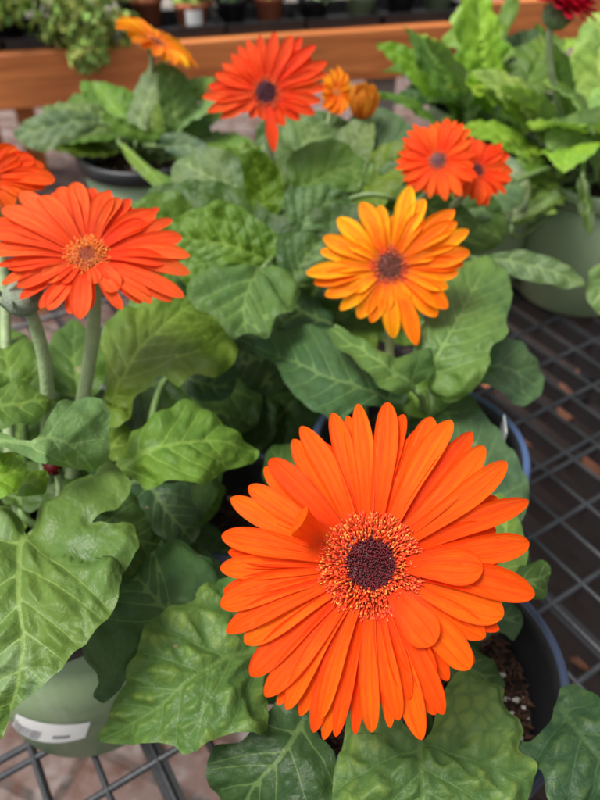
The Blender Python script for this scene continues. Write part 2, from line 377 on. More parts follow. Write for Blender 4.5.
# ------------------------------------------------------------------ leaf meshing
def catmull(P, closed, step):
    P = np.asarray(P, float); n = len(P); out = []
    rngi = range(n) if closed else range(n - 1)
    for i in rngi:
        if closed: p0, p1, p2, p3 = P[(i - 1) % n], P[i], P[(i + 1) % n], P[(i + 2) % n]
        else: p0, p1, p2, p3 = P[max(i - 1, 0)], P[i], P[i + 1], P[min(i + 2, n - 1)]
        L_ = np.linalg.norm(p2 - p1); k = max(1, int(round(L_ / step)))
        s0 = min(1.0, 1.2 * L_ / (np.linalg.norm(p1 - p0) + 1e-9)) if np.linalg.norm(p1 - p0) > 0 else 1
        s1 = min(1.0, 1.2 * L_ / (np.linalg.norm(p3 - p2) + 1e-9)) if np.linalg.norm(p3 - p2) > 0 else 1
        m1 = (p2 - p0) * 0.5 * s0 * 0.9; m2 = (p3 - p1) * 0.5 * s1 * 0.9
        lim = L_ * 1.1
        for m_ in (m1, m2):
            q = np.linalg.norm(m_)
            if q > lim: m_ *= lim / q
        for j in range(k):
            t = j / k; h00 = 2 * t**3 - 3 * t**2 + 1; h10 = t**3 - 2 * t**2 + t; h01 = -2 * t**3 + 3 * t**2; h11 = t**3 - t**2
            out.append(h00 * p1 + h10 * m1 + h01 * p2 + h11 * m2)
    if not closed: out.append(P[-1])
    return np.array(out)
def inside(pts, poly):
    x, y = pts[:, 0], pts[:, 1]; r = np.zeros(len(pts), bool)
    px, py = poly[:, 0], poly[:, 1]; qx, qy = np.roll(px, -1), np.roll(py, -1)
    for a, b, c, d in zip(px, py, qx, qy):
        if b == d: continue
        m = ((b > y) != (d > y)); xx = (c - a) * (y - b) / (d - b) + a
        r ^= m & (x < xx)
    return r
def seg_dist(P, A, B):
    d = B - A; L2 = (d**2).sum(1) + 1e-12
    t = ((P[:, None, :] - A[None]) * d[None]).sum(2) / L2[None]
    t = np.clip(t, 0, 1); q = A[None] + t[..., None] * d[None]
    D = np.sqrt(((P[:, None, :] - q)**2).sum(2))
    return D, t
def leaf_flat(outline, midrib, step, nv=6, seed=0, jag=0.012, ang=55):
    """planar leaf: returns dict(P, tris, s, t, vn, vk, ed, size)"""
    r = np.random.RandomState(seed)
    O = catmull(outline, True, step); mid = catmull(midrib, False, step)
    size = np.linalg.norm(np.asarray(midrib, float)[-1] - np.asarray(midrib, float)[0])
    # gentle irregular edge
    nx = np.roll(O, -1, 0) - np.roll(O, 1, 0); nx /= np.linalg.norm(nx, axis=1)[:, None] + 1e-9; nx = np.stack([nx[:, 1], -nx[:, 0]], 1)
    ph = np.cumsum(np.linalg.norm(np.roll(O, -1, 0) - O, axis=1)) / (size + 1e-9)
    wob = sum(r.uniform(.4, 1) * np.sin(ph * 2 * math.pi * f + r.uniform(0, 6)) / f**.4 for f in (4, 7, 11, 17)) * 0.35
    O = O + nx * (wob * jag * size)[:, None]
    veins = [(mid, 1.25, 0.25)]
    seg = np.linalg.norm(np.diff(mid, axis=0), axis=1); cum = np.concatenate([[0], np.cumsum(seg)]); tot = cum[-1]
    st = step * 1.0
    for side in (-1, 1):
        for k in range(nv):
            f = (k + 0.25 + (0.25 if side > 0 else 0) + r.uniform(-.08, .08)) / nv * 0.9
            p = np.array([np.interp(f * tot, cum, mid[:, 0]), np.interp(f * tot, cum, mid[:, 1])])
            i = min(int(np.searchsorted(cum, f * tot)), len(mid) - 1); i0 = max(i - 2, 0); i1 = min(i + 2, len(mid) - 1)
            d = mid[i1] - mid[i0]; a0 = math.atan2(d[1], d[0])
            a = a0 + side * R(ang + (18 if k == 0 else 0) - 14 * f + r.uniform(-5, 5)); line = [p.copy()]
            forks = []
            for q in range(400):
                a -= side * R(0.22) * (st / size) * 100
                p = p + st * np.array([math.cos(a), math.sin(a)])
                if not inside(p[None], O)[0]: break
                line.append(p.copy())
                if q % max(4, int(size * 0.13 / st)) == max(3, int(size * 0.1 / st)): forks.append((p.copy(), a, (-1)**len(forks)))
            if len(line) > 4:
                line = line[:-max(1, int(len(line) * .06))]
                veins.append((np.array(line), 0.26 * (1 - .3 * f), 0.06))
                for (p2, a2, fs) in forks:
                    l2 = [p2.copy()]; a3 = a2 + fs * R(48)
                    for q in range(int(size * 0.13 / st)):
                        a3 -= fs * R(0.3) * (st / size) * 100; p2 = p2 + st * np.array([math.cos(a3), math.sin(a3)])
                        if not inside(p2[None], O)[0]: break
                        l2.append(p2.copy())
                    if len(l2) > 3: veins.append((np.array(l2), -1, -1))
    # points
    lo, hi = O.min(0), O.max(0)
    gx = np.arange(lo[0], hi[0], step); gy = np.arange(lo[1], hi[1], step * .87)
    G = np.array([(x + (step / 2 if j % 2 else 0), y) for j, y in enumerate(gy) for x in gx])
    G = G + r.uniform(-.12, .12, G.shape) * step
    G = G[inside(G, O)]
    A = []; B = []; W0 = []; W1 = []
    for ln, w0, w1 in veins:
        A.append(ln[:-1]); B.append(ln[1:]); ww = np.linspace(w0, w1, len(ln)); W0.append(ww[:-1]); W1.append(ww[1:])
    A = np.concatenate(A); B = np.concatenate(B); W0 = np.concatenate(W0)
    D, _ = seg_dist(G, A, B); DO, _ = seg_dist(G, O, np.roll(O, -1, 0))
    G = G[(D.min(1) > step * .5) & (DO.min(1) > step * .45)]
    pts = [tuple(p) for p in O]; edges = [(i, (i + 1) % len(O)) for i in range(len(O))]
    for ln, _, _ in veins:
        ins = inside(ln, O); b = len(pts); last = None
        for i, p in enumerate(ln):
            if ins[i]:
                pts.append(tuple(p))
                if last is not None: edges.append((last, len(pts) - 1))
                last = len(pts) - 1
            else: last = None
    pts += [tuple(p) for p in G]
    vo, _, fo, _, _, _ = delaunay_2d_cdt([Vector(p) for p in pts], edges, [], 0, step * 0.08)
    P = np.array([tuple(v) for v in vo]); T = np.array([f for f in fo if len(f) == 3])
    T = T[inside(P[T].mean(1), O)]
    used = np.unique(T); rem = -np.ones(len(P), int); rem[used] = np.arange(len(used)); P = P[used]; T = rem[T]
    D, tt = seg_dist(P, A, B)
    Dm, tm = seg_dist(P, mid[:-1], mid[1:]); j = Dm.argmin(1)
    t = (cum[j] + tm[np.arange(len(P)), j] * seg[j]) / tot
    dd = mid[j + 1] - mid[j]; rel = P - mid[j]; sg = np.sign(dd[:, 0] * rel[:, 1] - dd[:, 1] * rel[:, 0]); s = sg * Dm.min(1)
    DO, _ = seg_dist(P, O, np.roll(O, -1, 0))
    return dict(P=P, T=T, s=s / size, t=t, D=D, W=W0, vk=D.min(1) / size, ed=DO.min(1) / size, size=size, O=O, mid=mid)
def vnormals(V, T):
    fn = np.cross(V[T[:, 1]] - V[T[:, 0]], V[T[:, 2]] - V[T[:, 0]]); n = np.zeros_like(V)
    for k in range(3): np.add.at(n, T[:, k], fn)
    return n / (np.linalg.norm(n, axis=1)[:, None] + 1e-12)
def leaf_finish(F, V, size_m, pucker=1.0, seed=0, ruffle=1.0, up=None):
    """orients the faces, presses the veins in, ruffles the edge; returns V, T, attrs"""
    T = F['T']; n = vnormals(V, T)
    if up is None: up = np.array([0, -0.35, 1.0])
    if (n @ up).mean() < 0: T = T[:, ::-1]; n = -n
    r = np.random.RandomState(seed)
    vk = F['vk'] * size_m; ed = F['ed'] * size_m
    h = pucker * 0.0032 * (1 - np.exp(-(vk / 0.0042)**2)) * np.clip(ed / 0.004, 0.15, 1)
    P = F['P'] / F['size'] * size_m
    a = r.uniform(0, 6, 6)
    h += pucker * 0.00025 * (np.sin(P[:, 0] * 520 + a[0] + 2 * np.sin(P[:, 1] * 240)) * np.sin(P[:, 1] * 560 + a[1] + 2 * np.sin(P[:, 0] * 210)))
    h += 0.0012 * (np.sin(P[:, 0] * 130 + a[2]) * np.sin(P[:, 1] * 150 + a[3]))
    h += ruffle * 0.0022 * np.exp(-ed / 0.006) * np.sin(P[:, 0] * 330 + a[4]) * np.sin(P[:, 1] * 300 + a[5])
    V = V + n * h[:, None]
    vw = np.where(F['W'][None] > 0, F['D'] / F['size'] * size_m / (np.maximum(F['W'], 0) * 0.0011 + 0.00014)[None], 9.0).min(1)
    lc = np.concatenate([P, np.zeros((len(P), 1))], 1)
    return V, T, dict(lc=lc, vn=vw, vk=vk)

def petiole_path(base, dirv, crown, rise=0.0):
    base = Vector(base); crown = Vector(crown); d = (crown - base).length
    return bez(base, base + Vector(dirv) * d * .35 + Vector((0, 0, rise)), crown + Vector((0, 0, d * .35)) + (base - crown) * .12, crown, 16)
seedc = [100]
def hero_leaf(parent, crown, outline, midrib, h, color, mat='leaf', fold=0.10, droop=0.25, tilt=0.0, nv=6, pucker=1.0, step=3.2, jag=0.012, pet=True, pr=0.0022, mode='z', ruffle=1.0, label=None, ang=55):
    """outline/midrib in photo pixels. mode z: h = heights (m) along the midrib; mode t: h = camera depths."""
    seedc[0] += 1; sd = seedc[0]
    F = leaf_flat(outline, midrib, step, nv, sd, jag, ang)
    P = F['P']; ts = np.linspace(0, 1, len(h)); hv = np.interp(F['t'], ts, h)
    # smooth interpolation of the heights
    if len(h) == 3: hv = h[0] * (1 - F['t'])**2 + (4 * h[1] - h[0] - h[2]) * .5 * 2 * F['t'] * (1 - F['t']) + h[2] * F['t']**2
    mp = np.asarray(midrib, float); yc = mp[:, 1].mean()
    tm = depth_z(yc, h[1]) if mode == 'z' else h[1]
    size_m = F['size'] * tm / FPX
    s = F['s']
    off = (fold * np.abs(s) - droop * s * s + tilt * s) * size_m
    if mode == 'z':
        z = hv + off; b = (P[:, 1] - 400) / FPX; t = (CH - z) / (SP + b * CP)
    else: t = hv - off
    V = unp_np(P, t)
    V, T, at = leaf_finish(F, V, size_m, pucker, sd, ruffle)
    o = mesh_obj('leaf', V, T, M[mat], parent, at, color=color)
    if label: o['label'] = label
    if pet:
        def pt(k):
            q = F['mid'][k]; i = int(np.argmin(((P - q)**2).sum(1))); return Vector(V[i])
        b0 = pt(0); b1 = pt(min(6, len(F['mid']) - 1)); d = (b0 - b1).normalized()
        path = petiole_path(b0 - Vector((0, 0, pr * .9)), d, crown)
        n = len(path); vv, ff = tube(path, [pr * (0.85 + .5 * i / n) for i in range(n)], 8)
        mesh_obj('petiole', vv, ff, M['petiole'], o)
    return o

# procedural leaves for the leaves that are mostly hidden: bent templates shared by many leaf objects
def template_outline(kind, r):
    if kind == 'smooth': prof = [(0, .03), (.05, .13), (.15, .22), (.3, .28), (.45, .30), (.6, .27), (.75, .21), (.88, .12), (1, 0)]; lob = .018; nf = 4
    elif kind == 'lobed': prof = [(0, .04), (.06, .16), (.13, .13), (.2, .24), (.28, .19), (.38, .30), (.47, .24), (.58, .31), (.7, .25), (.82, .2), (.92, .1), (1, 0)]; lob = .01; nf = 5
    else: prof = [(0, .02), (.07, .10), (.12, .06), (.18, .16), (.24, .09), (.33, .22), (.40, .13), (.50, .27), (.58, .19), (.68, .26), (.77, .17), (.86, .15), (.93, .08), (1, 0)]; lob = .01; nf = 6
    Lf, Rt = [], []
    for u, w_ in prof:
        Lf.append((u + r.uniform(-.008, .008), w_ * r.uniform(.88, 1.1))); Rt.append((u + r.uniform(-.008, .008), -w_ * r.uniform(.88, 1.1)))
    pts = [(0, 0)] + Lf[:-1] + [(1.0, 0)] + Rt[:-1][::-1]
    return pts
TEMPL = {}
def get_template(kind, var, bendv):
    key = (kind, var, bendv)
    if key in TEMPL: return TEMPL[key]
    r = random.Random(hash(key) % 1000 if False else sum(map(ord, kind)) * 7 + var * 31)
    F = leaf_flat(template_outline(kind, r), [(0, 0), (.3, r.uniform(-.01, .01)), (.65, r.uniform(-.03, .03)), (1, 0)], 0.022, 7, var, 0.012)
    # bend in the xz plane: the leaf starts rising, then arches over
    Lm = 0.12; x = F['t'] * 1.0; el0, el1 = bendv
    ts = np.linspace(0, 1, 60); ang = R(el0) + (R(el1) - R(el0)) * ts
    X = np.concatenate([[0], np.cumsum(np.cos(ang[:-1]) / 59)]); Z = np.concatenate([[0], np.cumsum(np.sin(ang[:-1]) / 59)])
    px = np.interp(F['t'], ts, X); pz = np.interp(F['t'], ts, Z); ax = np.interp(F['t'], ts, ang)
    s = F['s']; up = 0.22 * np.abs(s) - 0.5 * s * s + 0.02 * np.sin(F['t'] * 9 + var) * np.sign(s)
    V = np.stack([px - np.sin(ax) * up, s, pz + np.cos(ax) * up], 1) * Lm
    V, T, at = leaf_finish(F, V, Lm, 1.0, var, 1.0, up=np.array([0, 0, 1.0]))
    me = bpy.data.meshes.new('leaf'); me.from_pydata(V.tolist(), [], T.tolist())
    for k, a in at.items():
        a = np.asarray(a, np.float32)
        if a.ndim == 1: q = me.attributes.new(k, 'FLOAT', 'POINT'); q.data.foreach_set('value', a)
        else: q = me.attributes.new(k, 'FLOAT_VECTOR', 'POINT'); q.data.foreach_set('vector', a.ravel())
    me.polygons.foreach_set('use_smooth', [True] * len(me.polygons)); me.materials.append(M['leaf']); me.update()
    pr_ = bez((0, 0, -.0015), (-.03, 0, -.0015 - .03 * math.tan(R(min(el0, 60)))), (-.055, 0, -.07), (-.06, 0, -.09), 8)
    vv, ff = tube(pr_, [.0017, .0018, .0019, .002, .0021, .0022, .0023, .0024, .0026], 6)
    pm = bpy.data.meshes.new('petiole'); pm.from_pydata([tuple(v) for v in vv], [], ff); pm.polygons.foreach_set('use_smooth', [True] * len(pm.polygons)); pm.materials.append(M['petiole'])
    TEMPL[key] = (me, pm); return TEMPL[key]
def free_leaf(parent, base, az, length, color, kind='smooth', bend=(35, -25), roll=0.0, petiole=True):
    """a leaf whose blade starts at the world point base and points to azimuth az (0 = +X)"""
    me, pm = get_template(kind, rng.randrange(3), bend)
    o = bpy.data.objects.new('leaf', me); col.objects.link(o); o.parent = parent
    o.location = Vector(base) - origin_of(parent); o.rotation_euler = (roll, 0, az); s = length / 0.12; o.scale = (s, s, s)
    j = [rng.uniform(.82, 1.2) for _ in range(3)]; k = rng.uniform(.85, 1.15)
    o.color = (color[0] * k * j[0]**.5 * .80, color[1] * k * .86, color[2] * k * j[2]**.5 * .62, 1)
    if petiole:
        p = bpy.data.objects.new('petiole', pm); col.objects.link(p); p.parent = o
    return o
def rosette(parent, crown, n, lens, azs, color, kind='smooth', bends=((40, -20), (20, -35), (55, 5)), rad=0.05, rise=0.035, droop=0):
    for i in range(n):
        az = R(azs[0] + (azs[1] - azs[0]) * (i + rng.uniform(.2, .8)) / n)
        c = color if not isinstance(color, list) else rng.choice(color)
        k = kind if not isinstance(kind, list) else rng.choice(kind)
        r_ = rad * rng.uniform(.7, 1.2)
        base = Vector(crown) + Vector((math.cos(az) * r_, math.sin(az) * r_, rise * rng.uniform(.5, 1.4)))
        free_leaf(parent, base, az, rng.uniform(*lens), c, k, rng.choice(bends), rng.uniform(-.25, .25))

# ------------------------------------------------------------------ flowers
def petal_mesh(B, T, n, wid, arch=0.08, cup=0.12, bend=0.0, twist=0.0, blunt=0.5, curl=0.0, nu=18, nvv=9, ridge=0.055):
    B, T, n = Vector(B), Vector(T), Vector(n)
    d = T - B; Ln = d.length; d.normalize(); side = n.cross(d).normalized(); nn = d.cross(side).normalized()
    V, UV = [], []
    for i in range(nu + 1):
        u = 1 - (1 - i / nu)**1.7
        prof = (0.42 + 0.58 * min(1, u / 0.62)**0.9) if u < .62 else 1.0
        tip = max(0.0, (u - 0.62) / 0.38); prof *= max(0.0, 1 - tip**(2.2 + blunt * 2.0))**(0.60)
        prof = max(prof, 0.012)
        tw = twist * u
        sd_ = side * math.cos(tw) + nn * math.sin(tw); up = nn * math.cos(tw) - side * math.sin(tw)
        # curl: bends the outer part upwards and back over the centre
        if curl:
            th = curl * u; cx = math.sin(th) / curl * 1.0; cz = (1 - math.cos(th)) / curl
            c = B + d * Ln * cx + nn * Ln * cz; upc = nn * math.cos(th) - d * math.sin(th)
        else:
            c = B + d * Ln * u + nn * (arch * 4 * u * (1 - u) * Ln) + side * (bend * math.sin(math.pi * u) * Ln); upc = up
        for j in range(nvv + 1):
            v = -1 + 2 * j / nvv
            x = v * wid / 2 * prof
            z = wid * (cup * v * v * prof - cup * .4 * prof) + wid * ridge * math.cos(v * 4.71 * 2) * -0.5 * prof * min(1, u * 3) * (1 - tip * .7)
            V.append(c + sd_ * x + upc * z); UV.append((u, v, 0))
    F = []
    for i in range(nu):
        for j in range(nvv):
            a = i * (nvv + 1) + j; F.append((a, a + nvv + 1, a + nvv + 2, a + 1))
    return V, F, UV
def spike_cluster(pos, dirs, length, rad, tint):
    """many tiny pointed tubes in one mesh"""
    V, F, C = [], [], []
    for p, d, l, r_, c in zip(pos, dirs, length, rad, tint):
        p = Vector(p); d = Vector(d).normalized(); s = d.orthogonal().normalized(); q = d.cross(s); b = len(V)
        for k, (f, w_) in enumerate(((0, .8), (.6, 1.0), (.88, .9))):
            for a in range(5):
                an = a * 2 * math.pi / 5; V.append(p + d * l * f + (s * math.cos(an) + q * math.sin(an)) * r_ * w_)
                C.append(c[0] if k < 2 else c[1])
        V.append(p + d * l); C.append(c[1])
        for k in range(2):
            for a in range(5): F.append((b + k * 5 + a, b + k * 5 + (a + 1) % 5, b + k * 5 + 5 + (a + 1) % 5, b + k * 5 + 5 + a))
        for a in range(5): F.append((b + 10 + a, b + 10 + (a + 1) % 5, b + 15))
    return V, F, C
def flower(plant, crown, cpx, depth, normal, tips, disc_px, dark_px, pcol, wmul=1.0, nring=430, yel=0.0, blunt=None, ringcol=(0.66, 0.055, 0.010), tipcol=(0.9, 0.34, 0.05), darkcol=(0.13, 0.012, 0.018),
           stem_dir=None, stem_r=0.0030, det=1.0, label=None, arch=0.06, stem=True, lift=0.0, extra=None, stemcol=None, fuzzy=1.0):
    """tips: list of (x, y, width_px, layer[, arch]) in photo pixels, laid on the flower's own plane"""
    C = unp(cpx[0], cpx[1], depth); n = Vector(normal).normalized(); k = depth / FPX
    rd = disc_px * k; rk = dark_px * k
    e1 = n.orthogonal().normalized(); e2 = n.cross(e1)
    # receptacle / calyx
    prof = [(0.0026, -rd * 0.95), (rd * .42, -rd * .85), (rd * .8, -rd * .5), (rd * .98, -rd * .16), (rd * .9, -0.001), (rd * .5, 0.0), (0.0001, 0.0)]
    V, Fc = [], []
    nn_ = 24
    for r_, z_ in prof:
        for a in range(nn_):
            an = a * 2 * math.pi / nn_; rr = r_ * (1 + .05 * math.sin(an * 12)); V.append(C + n * z_ + (e1 * math.cos(an) + e2 * math.sin(an)) * rr)
    for i in range(len(prof) - 1):
        for a in range(nn_): Fc.append((i * nn_ + a, i * nn_ + (a + 1) % nn_, (i + 1) * nn_ + (a + 1) % nn_, (i + 1) * nn_ + a))
    hd = mesh_obj('flower_head', V, Fc, M['calyx'], plant, loc=C)
    if label: hd['label'] = label
    fr = random.Random(int(cpx[0] * 7 + cpx[1]))
    for tp in tips:
        x, y, wpx, lay = tp[:4]; ar = tp[4] if len(tp) > 4 else arch + fr.uniform(-.02, .025)
        dr = ray(x, y); o0 = Vector((0, 0, CH)); Cn = C + n * (lay * 0.0011 + lift)
        tt = (Cn - o0).dot(n) / dr.dot(n); T = o0 + dr * tt
        d = (T - C); d -= n * d.dot(n); dn = d.normalized()
        Bp = C + dn * rd * .62 + n * (lay * 0.0006)
        Ln = (T - Bp).length
        Vp, Fp, UV = petal_mesh(Bp, T, n, wpx * k * wmul, ar, fr.uniform(.08, .20), fr.uniform(-.035, .035), fr.uniform(-.16, .16) + .08, fr.uniform(.1, .7) if blunt is None else blunt + fr.uniform(-.15, .15), ridge=fr.uniform(.08, .13))
        j = fr.uniform(.86, 1.04); g = fr.uniform(.62, 1.32)
        mesh_obj('petal', Vp, Fp, M['petal_yellow' if yel else 'petal'], hd, dict(puv=UV), color=(min(1, pcol[0] * j), pcol[1] * g * (0.9 if lay < 0 else 1), pcol[2] * g))
    for (x, y, wpx, curl, fac) in (extra or []):
        T = unp(x, y, depth); d = T - C; d -= n * d.dot(n); Bp = C + d.normalized() * rd * .8 + n * .001
        Vp, Fp, UV = petal_mesh(Bp, Bp + d.normalized() * (d.length * fac), n, wpx * k, 0, .10, 0, 0.0, .6, curl=curl)
        mesh_obj('petal', Vp, Fp, M['petal'], hd, dict(puv=UV), color=pcol).__setitem__('label', 'short petal curled back over itself')
    # outer floret ring
    nr = int(nring * det); pos, dirs, ln, ra, ti = [], [], [], [], []
    for i in range(nr):
        f = (i + .5) / nr; r_ = rk * .95 + (rd * 1.02 - rk * .95) * f**.85; a = i * 2.39996 + fr.uniform(-.1, .1)
        rad = e1 * math.cos(a) + e2 * math.sin(a); out = (r_ / rd)
        pos.append(C + rad * r_ * .93 + n * (0.0004 + .0018 * (1 - out)))
        dirs.append(n * (1.0 - .35 * out) + rad * (.25 + .75 * out**2) + e1 * fr.uniform(-.3, .3) + e2 * fr.uniform(-.3, .3))
        ln.append(rd * fr.uniform(.11, .22)); ra.append(rd * (fr.uniform(.013, .024) if nring > 500 else fr.uniform(.022, .036)))
        c0 = tuple(x * fr.uniform(.7, 1.15) for x in ringcol); yl = fr.random() < .24
        ti.append((c0, tuple(x * fr.uniform(.8, 1.1) for x in tipcol) if yl else tuple(min(1, x * 1.5) for x in c0)))
    V, F_, Cc = spike_cluster(pos, dirs, ln, ra, ti)
    tag(mesh_obj('floret_ring', V, F_, M['floret'], hd, dict(tint=Cc), color=(1, 1, 1)), kind='stuff')
    # dark dome of closed florets
    nr = int((900 if nring > 500 else 260) * det); pos, dirs, ln, ra, ti = [], [], [], [], []
    for i in range(nr):
        f = (i + .5) / nr; r_ = rk * (math.sqrt(f) * .98 + fr.uniform(-.035, .035)); a = i * 2.39996 + fr.uniform(-.12, .12); rad = e1 * math.cos(a) + e2 * math.sin(a)
        pos.append(C + rad * r_ + n * (0.0006)); dirs.append(n + rad * .35 * (r_ / rk) + e1 * fr.uniform(-.15, .15))
        ln.append(rk * (fr.uniform(.22, .30) + .10 * (1 - f))); ra.append(rk * (.030 if nring > 500 else .05))
        c0 = tuple(x * fr.uniform(.5, 1.4) for x in darkcol); c1 = tuple(x * fr.uniform(.8, 1.7) for x in darkcol)
        if fr.random() < .012: c1 = (.45, .28, .2)
        ti.append((c0, c1))
    V, F_, Cc = spike_cluster(pos, dirs, ln, ra, ti)
    # solid bed under the florets
    b = len(V)
    for ring, zz in ((rd * .97, .0003), (rk, .0010), (rk * .3, .0012)):
        for a in range(24): an = a * 2 * math.pi / 24; V.append(C + (e1 * math.cos(an) + e2 * math.sin(an)) * ring + n * zz); Cc.append(tuple(x * .9 for x in (ringcol if ring > rk * 1.01 else darkcol)))
    for i in range(2):
        for a in range(24): F_.append((b + i * 24 + a, b + i * 24 + (a + 1) % 24, b + i * 24 + 24 + (a + 1) % 24, b + i * 24 + 24 + a))
    F_.append(tuple(b + 48 + a for a in range(24)))
    tag(mesh_obj('disc_center', V, F_, M['floret'], hd, dict(tint=Cc), color=(1, 1, 1)), kind='stuff')
    if stem:
        s0 = C - n * rd * .8; cr = Vector(crown); Ls = (s0 - cr).length
        sdv = Vector(stem_dir) if stem_dir else Vector((0, 0, -1))
        path = bez(s0, s0 + (-n * .25 + sdv * .75).normalized() * Ls * .33, cr + Vector((0, 0, Ls * .3)) + (s0 - cr) * .1, cr, 22)
        vv, ff = tube(path, [stem_r * (0.9 + .25 * i / 22) for i in range(23)], 12)
        mesh_obj('stem', vv, ff, M['stem'], plant)
    return hd
def ring_tips(c, rx, ry, n, wpx, jit=0.12, rot=0.0, layers=2, phase=0.0, seed=1):
    r = random.Random(seed); out = []
    for i in range(n):
        a = phase + 2 * math.pi * (i + r.uniform(-.2, .2)) / n; q = 1 + r.uniform(-jit, jit)
        x, y = math.cos(a) * rx * q, math.sin(a) * ry * q
        out.append((c[0] + x * math.cos(rot) - y * math.sin(rot), c[1] + x * math.sin(rot) + y * math.cos(rot), wpx * r.uniform(.8, 1.2), (i % layers) * 1.5 - .7))
    return out

# ------------------------------------------------------------------ pots
def pot(c, label, rimmat='navy', body='sage', r=0.066, h=0.13, tp=.90, group='sage green nursery pots on the grate bench', soil=True, bits=60):
    t = empty('nursery_pot', (c[0], c[1], 0.001), label, 'plant pot', group)
    rb = r * tp; hz = h - .016
    prof = [(0.001, 0.0), (rb - .004, 0.0), (rb, .003), (rb + (r - .005 - rb) * .5, hz * .5), (r - .005, hz), (r - .0062, hz), (rb - .0068, hz * .5), (rb - .005, .004), (.001, .004)]
    V, F = lathe(prof, t.location); mesh_obj('pot_body', V, F, M[body], t)
    lr = min(r - .0125, (r - .0062) - ((r - .0062) - (rb - .0068)) * .045 / (hz * .5) - .0012)
    rp = [(r - .0052, hz - .001), (r - .001, hz - .001), (r + .0012, hz + .002), (r + .0012, h - .004), (r, h - .0008), (r - .002, h), (r - .004, h - .001), (r - .0055, h - .010), (lr, hz - .045), (lr - .001, hz - .045)]
    V, F = lathe(rp, t.location); mesh_obj('rim', V, F, None, t, mats=[M[rimmat], M['black']], fmat=[0 if i < 6 * 64 else 1 for i in range(len(F))])
    if soil:
        rr = r - .0105; V, F = [], []; nr, na = 14, 48; q = random.Random(int(c[0] * 999))
        for i in range(nr + 1):
            for a in range(na):
                an = a * 2 * math.pi / na; x, y = rr * i / nr * math.cos(an), rr * i / nr * math.sin(an)
                V.append((t.location.x + x, t.location.y + y, h - .030 + .006 * (1 - i / nr) + q.uniform(-.0018, .0018)))
        for i in range(nr):
            for a in range(na): F.append((i * na + a, (i + 1) * na + a, (i + 1) * na + (a + 1) % na, i * na + (a + 1) % na))
        so = mesh_obj('soil', V, F, M['soil'], t, smooth=False)
        for nm, mt, cnt, sz in (('bark_chips', 'bark', bits * 22, .0014), ('perlite', 'perlite', bits, .0021)):
            V, F = [], []
            for i in range(cnt):
                an = q.uniform(0, 6.28); rad = rr * math.sqrt(q.random()) * .97; b = len(V); s_ = sz * q.uniform(.5, 1.3)
                p = Vector((t.location.x + rad * math.cos(an), t.location.y + rad * math.sin(an), h - .026 + .004 * (1 - rad / rr) + q.uniform(0, .003)))
                el = 2.2 if nm == 'bark_chips' else 1
                ax = Vector((q.uniform(-1, 1), q.uniform(-1, 1), q.uniform(-.4, .4))).normalized(); bx = ax.orthogonal().normalized(); cx_ = ax.cross(bx)
                for sg in (1, -1):
                    V.append(p + ax * s_ * el * sg * q.uniform(.7, 1.1)); V.append(p + bx * s_ * sg * q.uniform(.6, 1.1)); V.append(p + cx_ * s_ * sg * q.uniform(.5, 1.0))
                for (a1, b1, c1) in ((0, 1, 2), (0, 2, 4), (0, 4, 5), (0, 5, 1), (3, 2, 1), (3, 4, 2), (3, 5, 4), (3, 1, 5)): F.append((b + a1, b + b1, b + c1))
            tag(mesh_obj(nm, V, F, M[mt], so, smooth=(nm == 'perlite')), kind='stuff')
    return t

# ================================================================== SETTING
BEAM_A = R(15); e_b = Vector((math.cos(BEAM_A), math.sin(BEAM_A), 0)); n_b = Vector((-math.sin(BEAM_A), math.cos(BEAM_A), 0))
GZ = -0.78
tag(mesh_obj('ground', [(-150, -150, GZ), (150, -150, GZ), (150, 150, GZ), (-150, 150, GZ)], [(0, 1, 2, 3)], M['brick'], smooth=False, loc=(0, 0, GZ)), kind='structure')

# plant bench: black grate turned 32 degrees
GA, GB = R(-58), R(32)
da = Vector((math.cos(GA), math.sin(GA), 0)); db = Vector((math.cos(GB), math.sin(GB), 0))
edge0 = Vector((-0.30, 0.80, 0))            # a point of the far edge, which runs along db
bench = empty('grate_bench', (0.1, 0.3, GZ), 'black steel grate bench top that the potted gerberas stand on', 'bench')
V, F = [], []
for i in range(-22, 42):                    # fins along da
    o_ = edge0 + db * (0.031 * i + 0.004); c = o_ + da * 0.75; thick = 0.0030; hgt = 0.017; zc = -0.0095
    if i % 9 == 4: thick = 0.0105; hgt = 0.016; zc = -0.0088
    box_mesh((c.x, c.y, zc), 1.5, thick, hgt, GA, V, F)
mesh_obj('grate_fins', V, F, M['fin'], bench, smooth=False)
V, F = [], []
for i in range(-22, 42):                    # rounded top edge of every fin
    o_ = edge0 + db * (0.031 * i + 0.004) + Vector((0, 0, .0004))
    vv, ff = tube([o_, o_ + da * 1.5], 0.0019, 8); b = len(V); V += vv; F += [tuple(i_ + b for i_ in f) for f in ff]
for j in range(2, 31, 5):                   # doubled cross wires
    c = edge0 + da * (0.0495 * j + 0.0145) + db * (0.31)
    vv, ff = tube([c - db * 0.98, c + db * 0.98], 0.0021, 8); b = len(V); V += vv; F += [tuple(i_ + b for i_ in f) for f in ff]
for j in range(0, 31):
    c = edge0 + da * (0.0495 * j + 0.005) + db * (0.31)
    vv, ff = tube([c - db * 0.98, c + db * 0.98], 0.0023, 8); b = len(V); V += vv; F += [tuple(i_ + b for i_ in f) for f in ff]
mesh_obj('grate_wires', [Vector(v) - Vector((0, 0, 0.0013)) for v in V], F, M['grate'], bench)
V, F = [], []
c = edge0 + db * .31 + Vector((0, 0, -.02)); box_mesh(c - da * .012, 2.0, .02, .04, GB, V, F, .002)
c = edge0 + db * .31 + da * 1.512 + Vector((0, 0, -.02)); box_mesh(c, 2.0, .02, .04, GB, V, F, .002)
mesh_obj('frame_rail', V, F, M['grate'], bench, smooth=False)
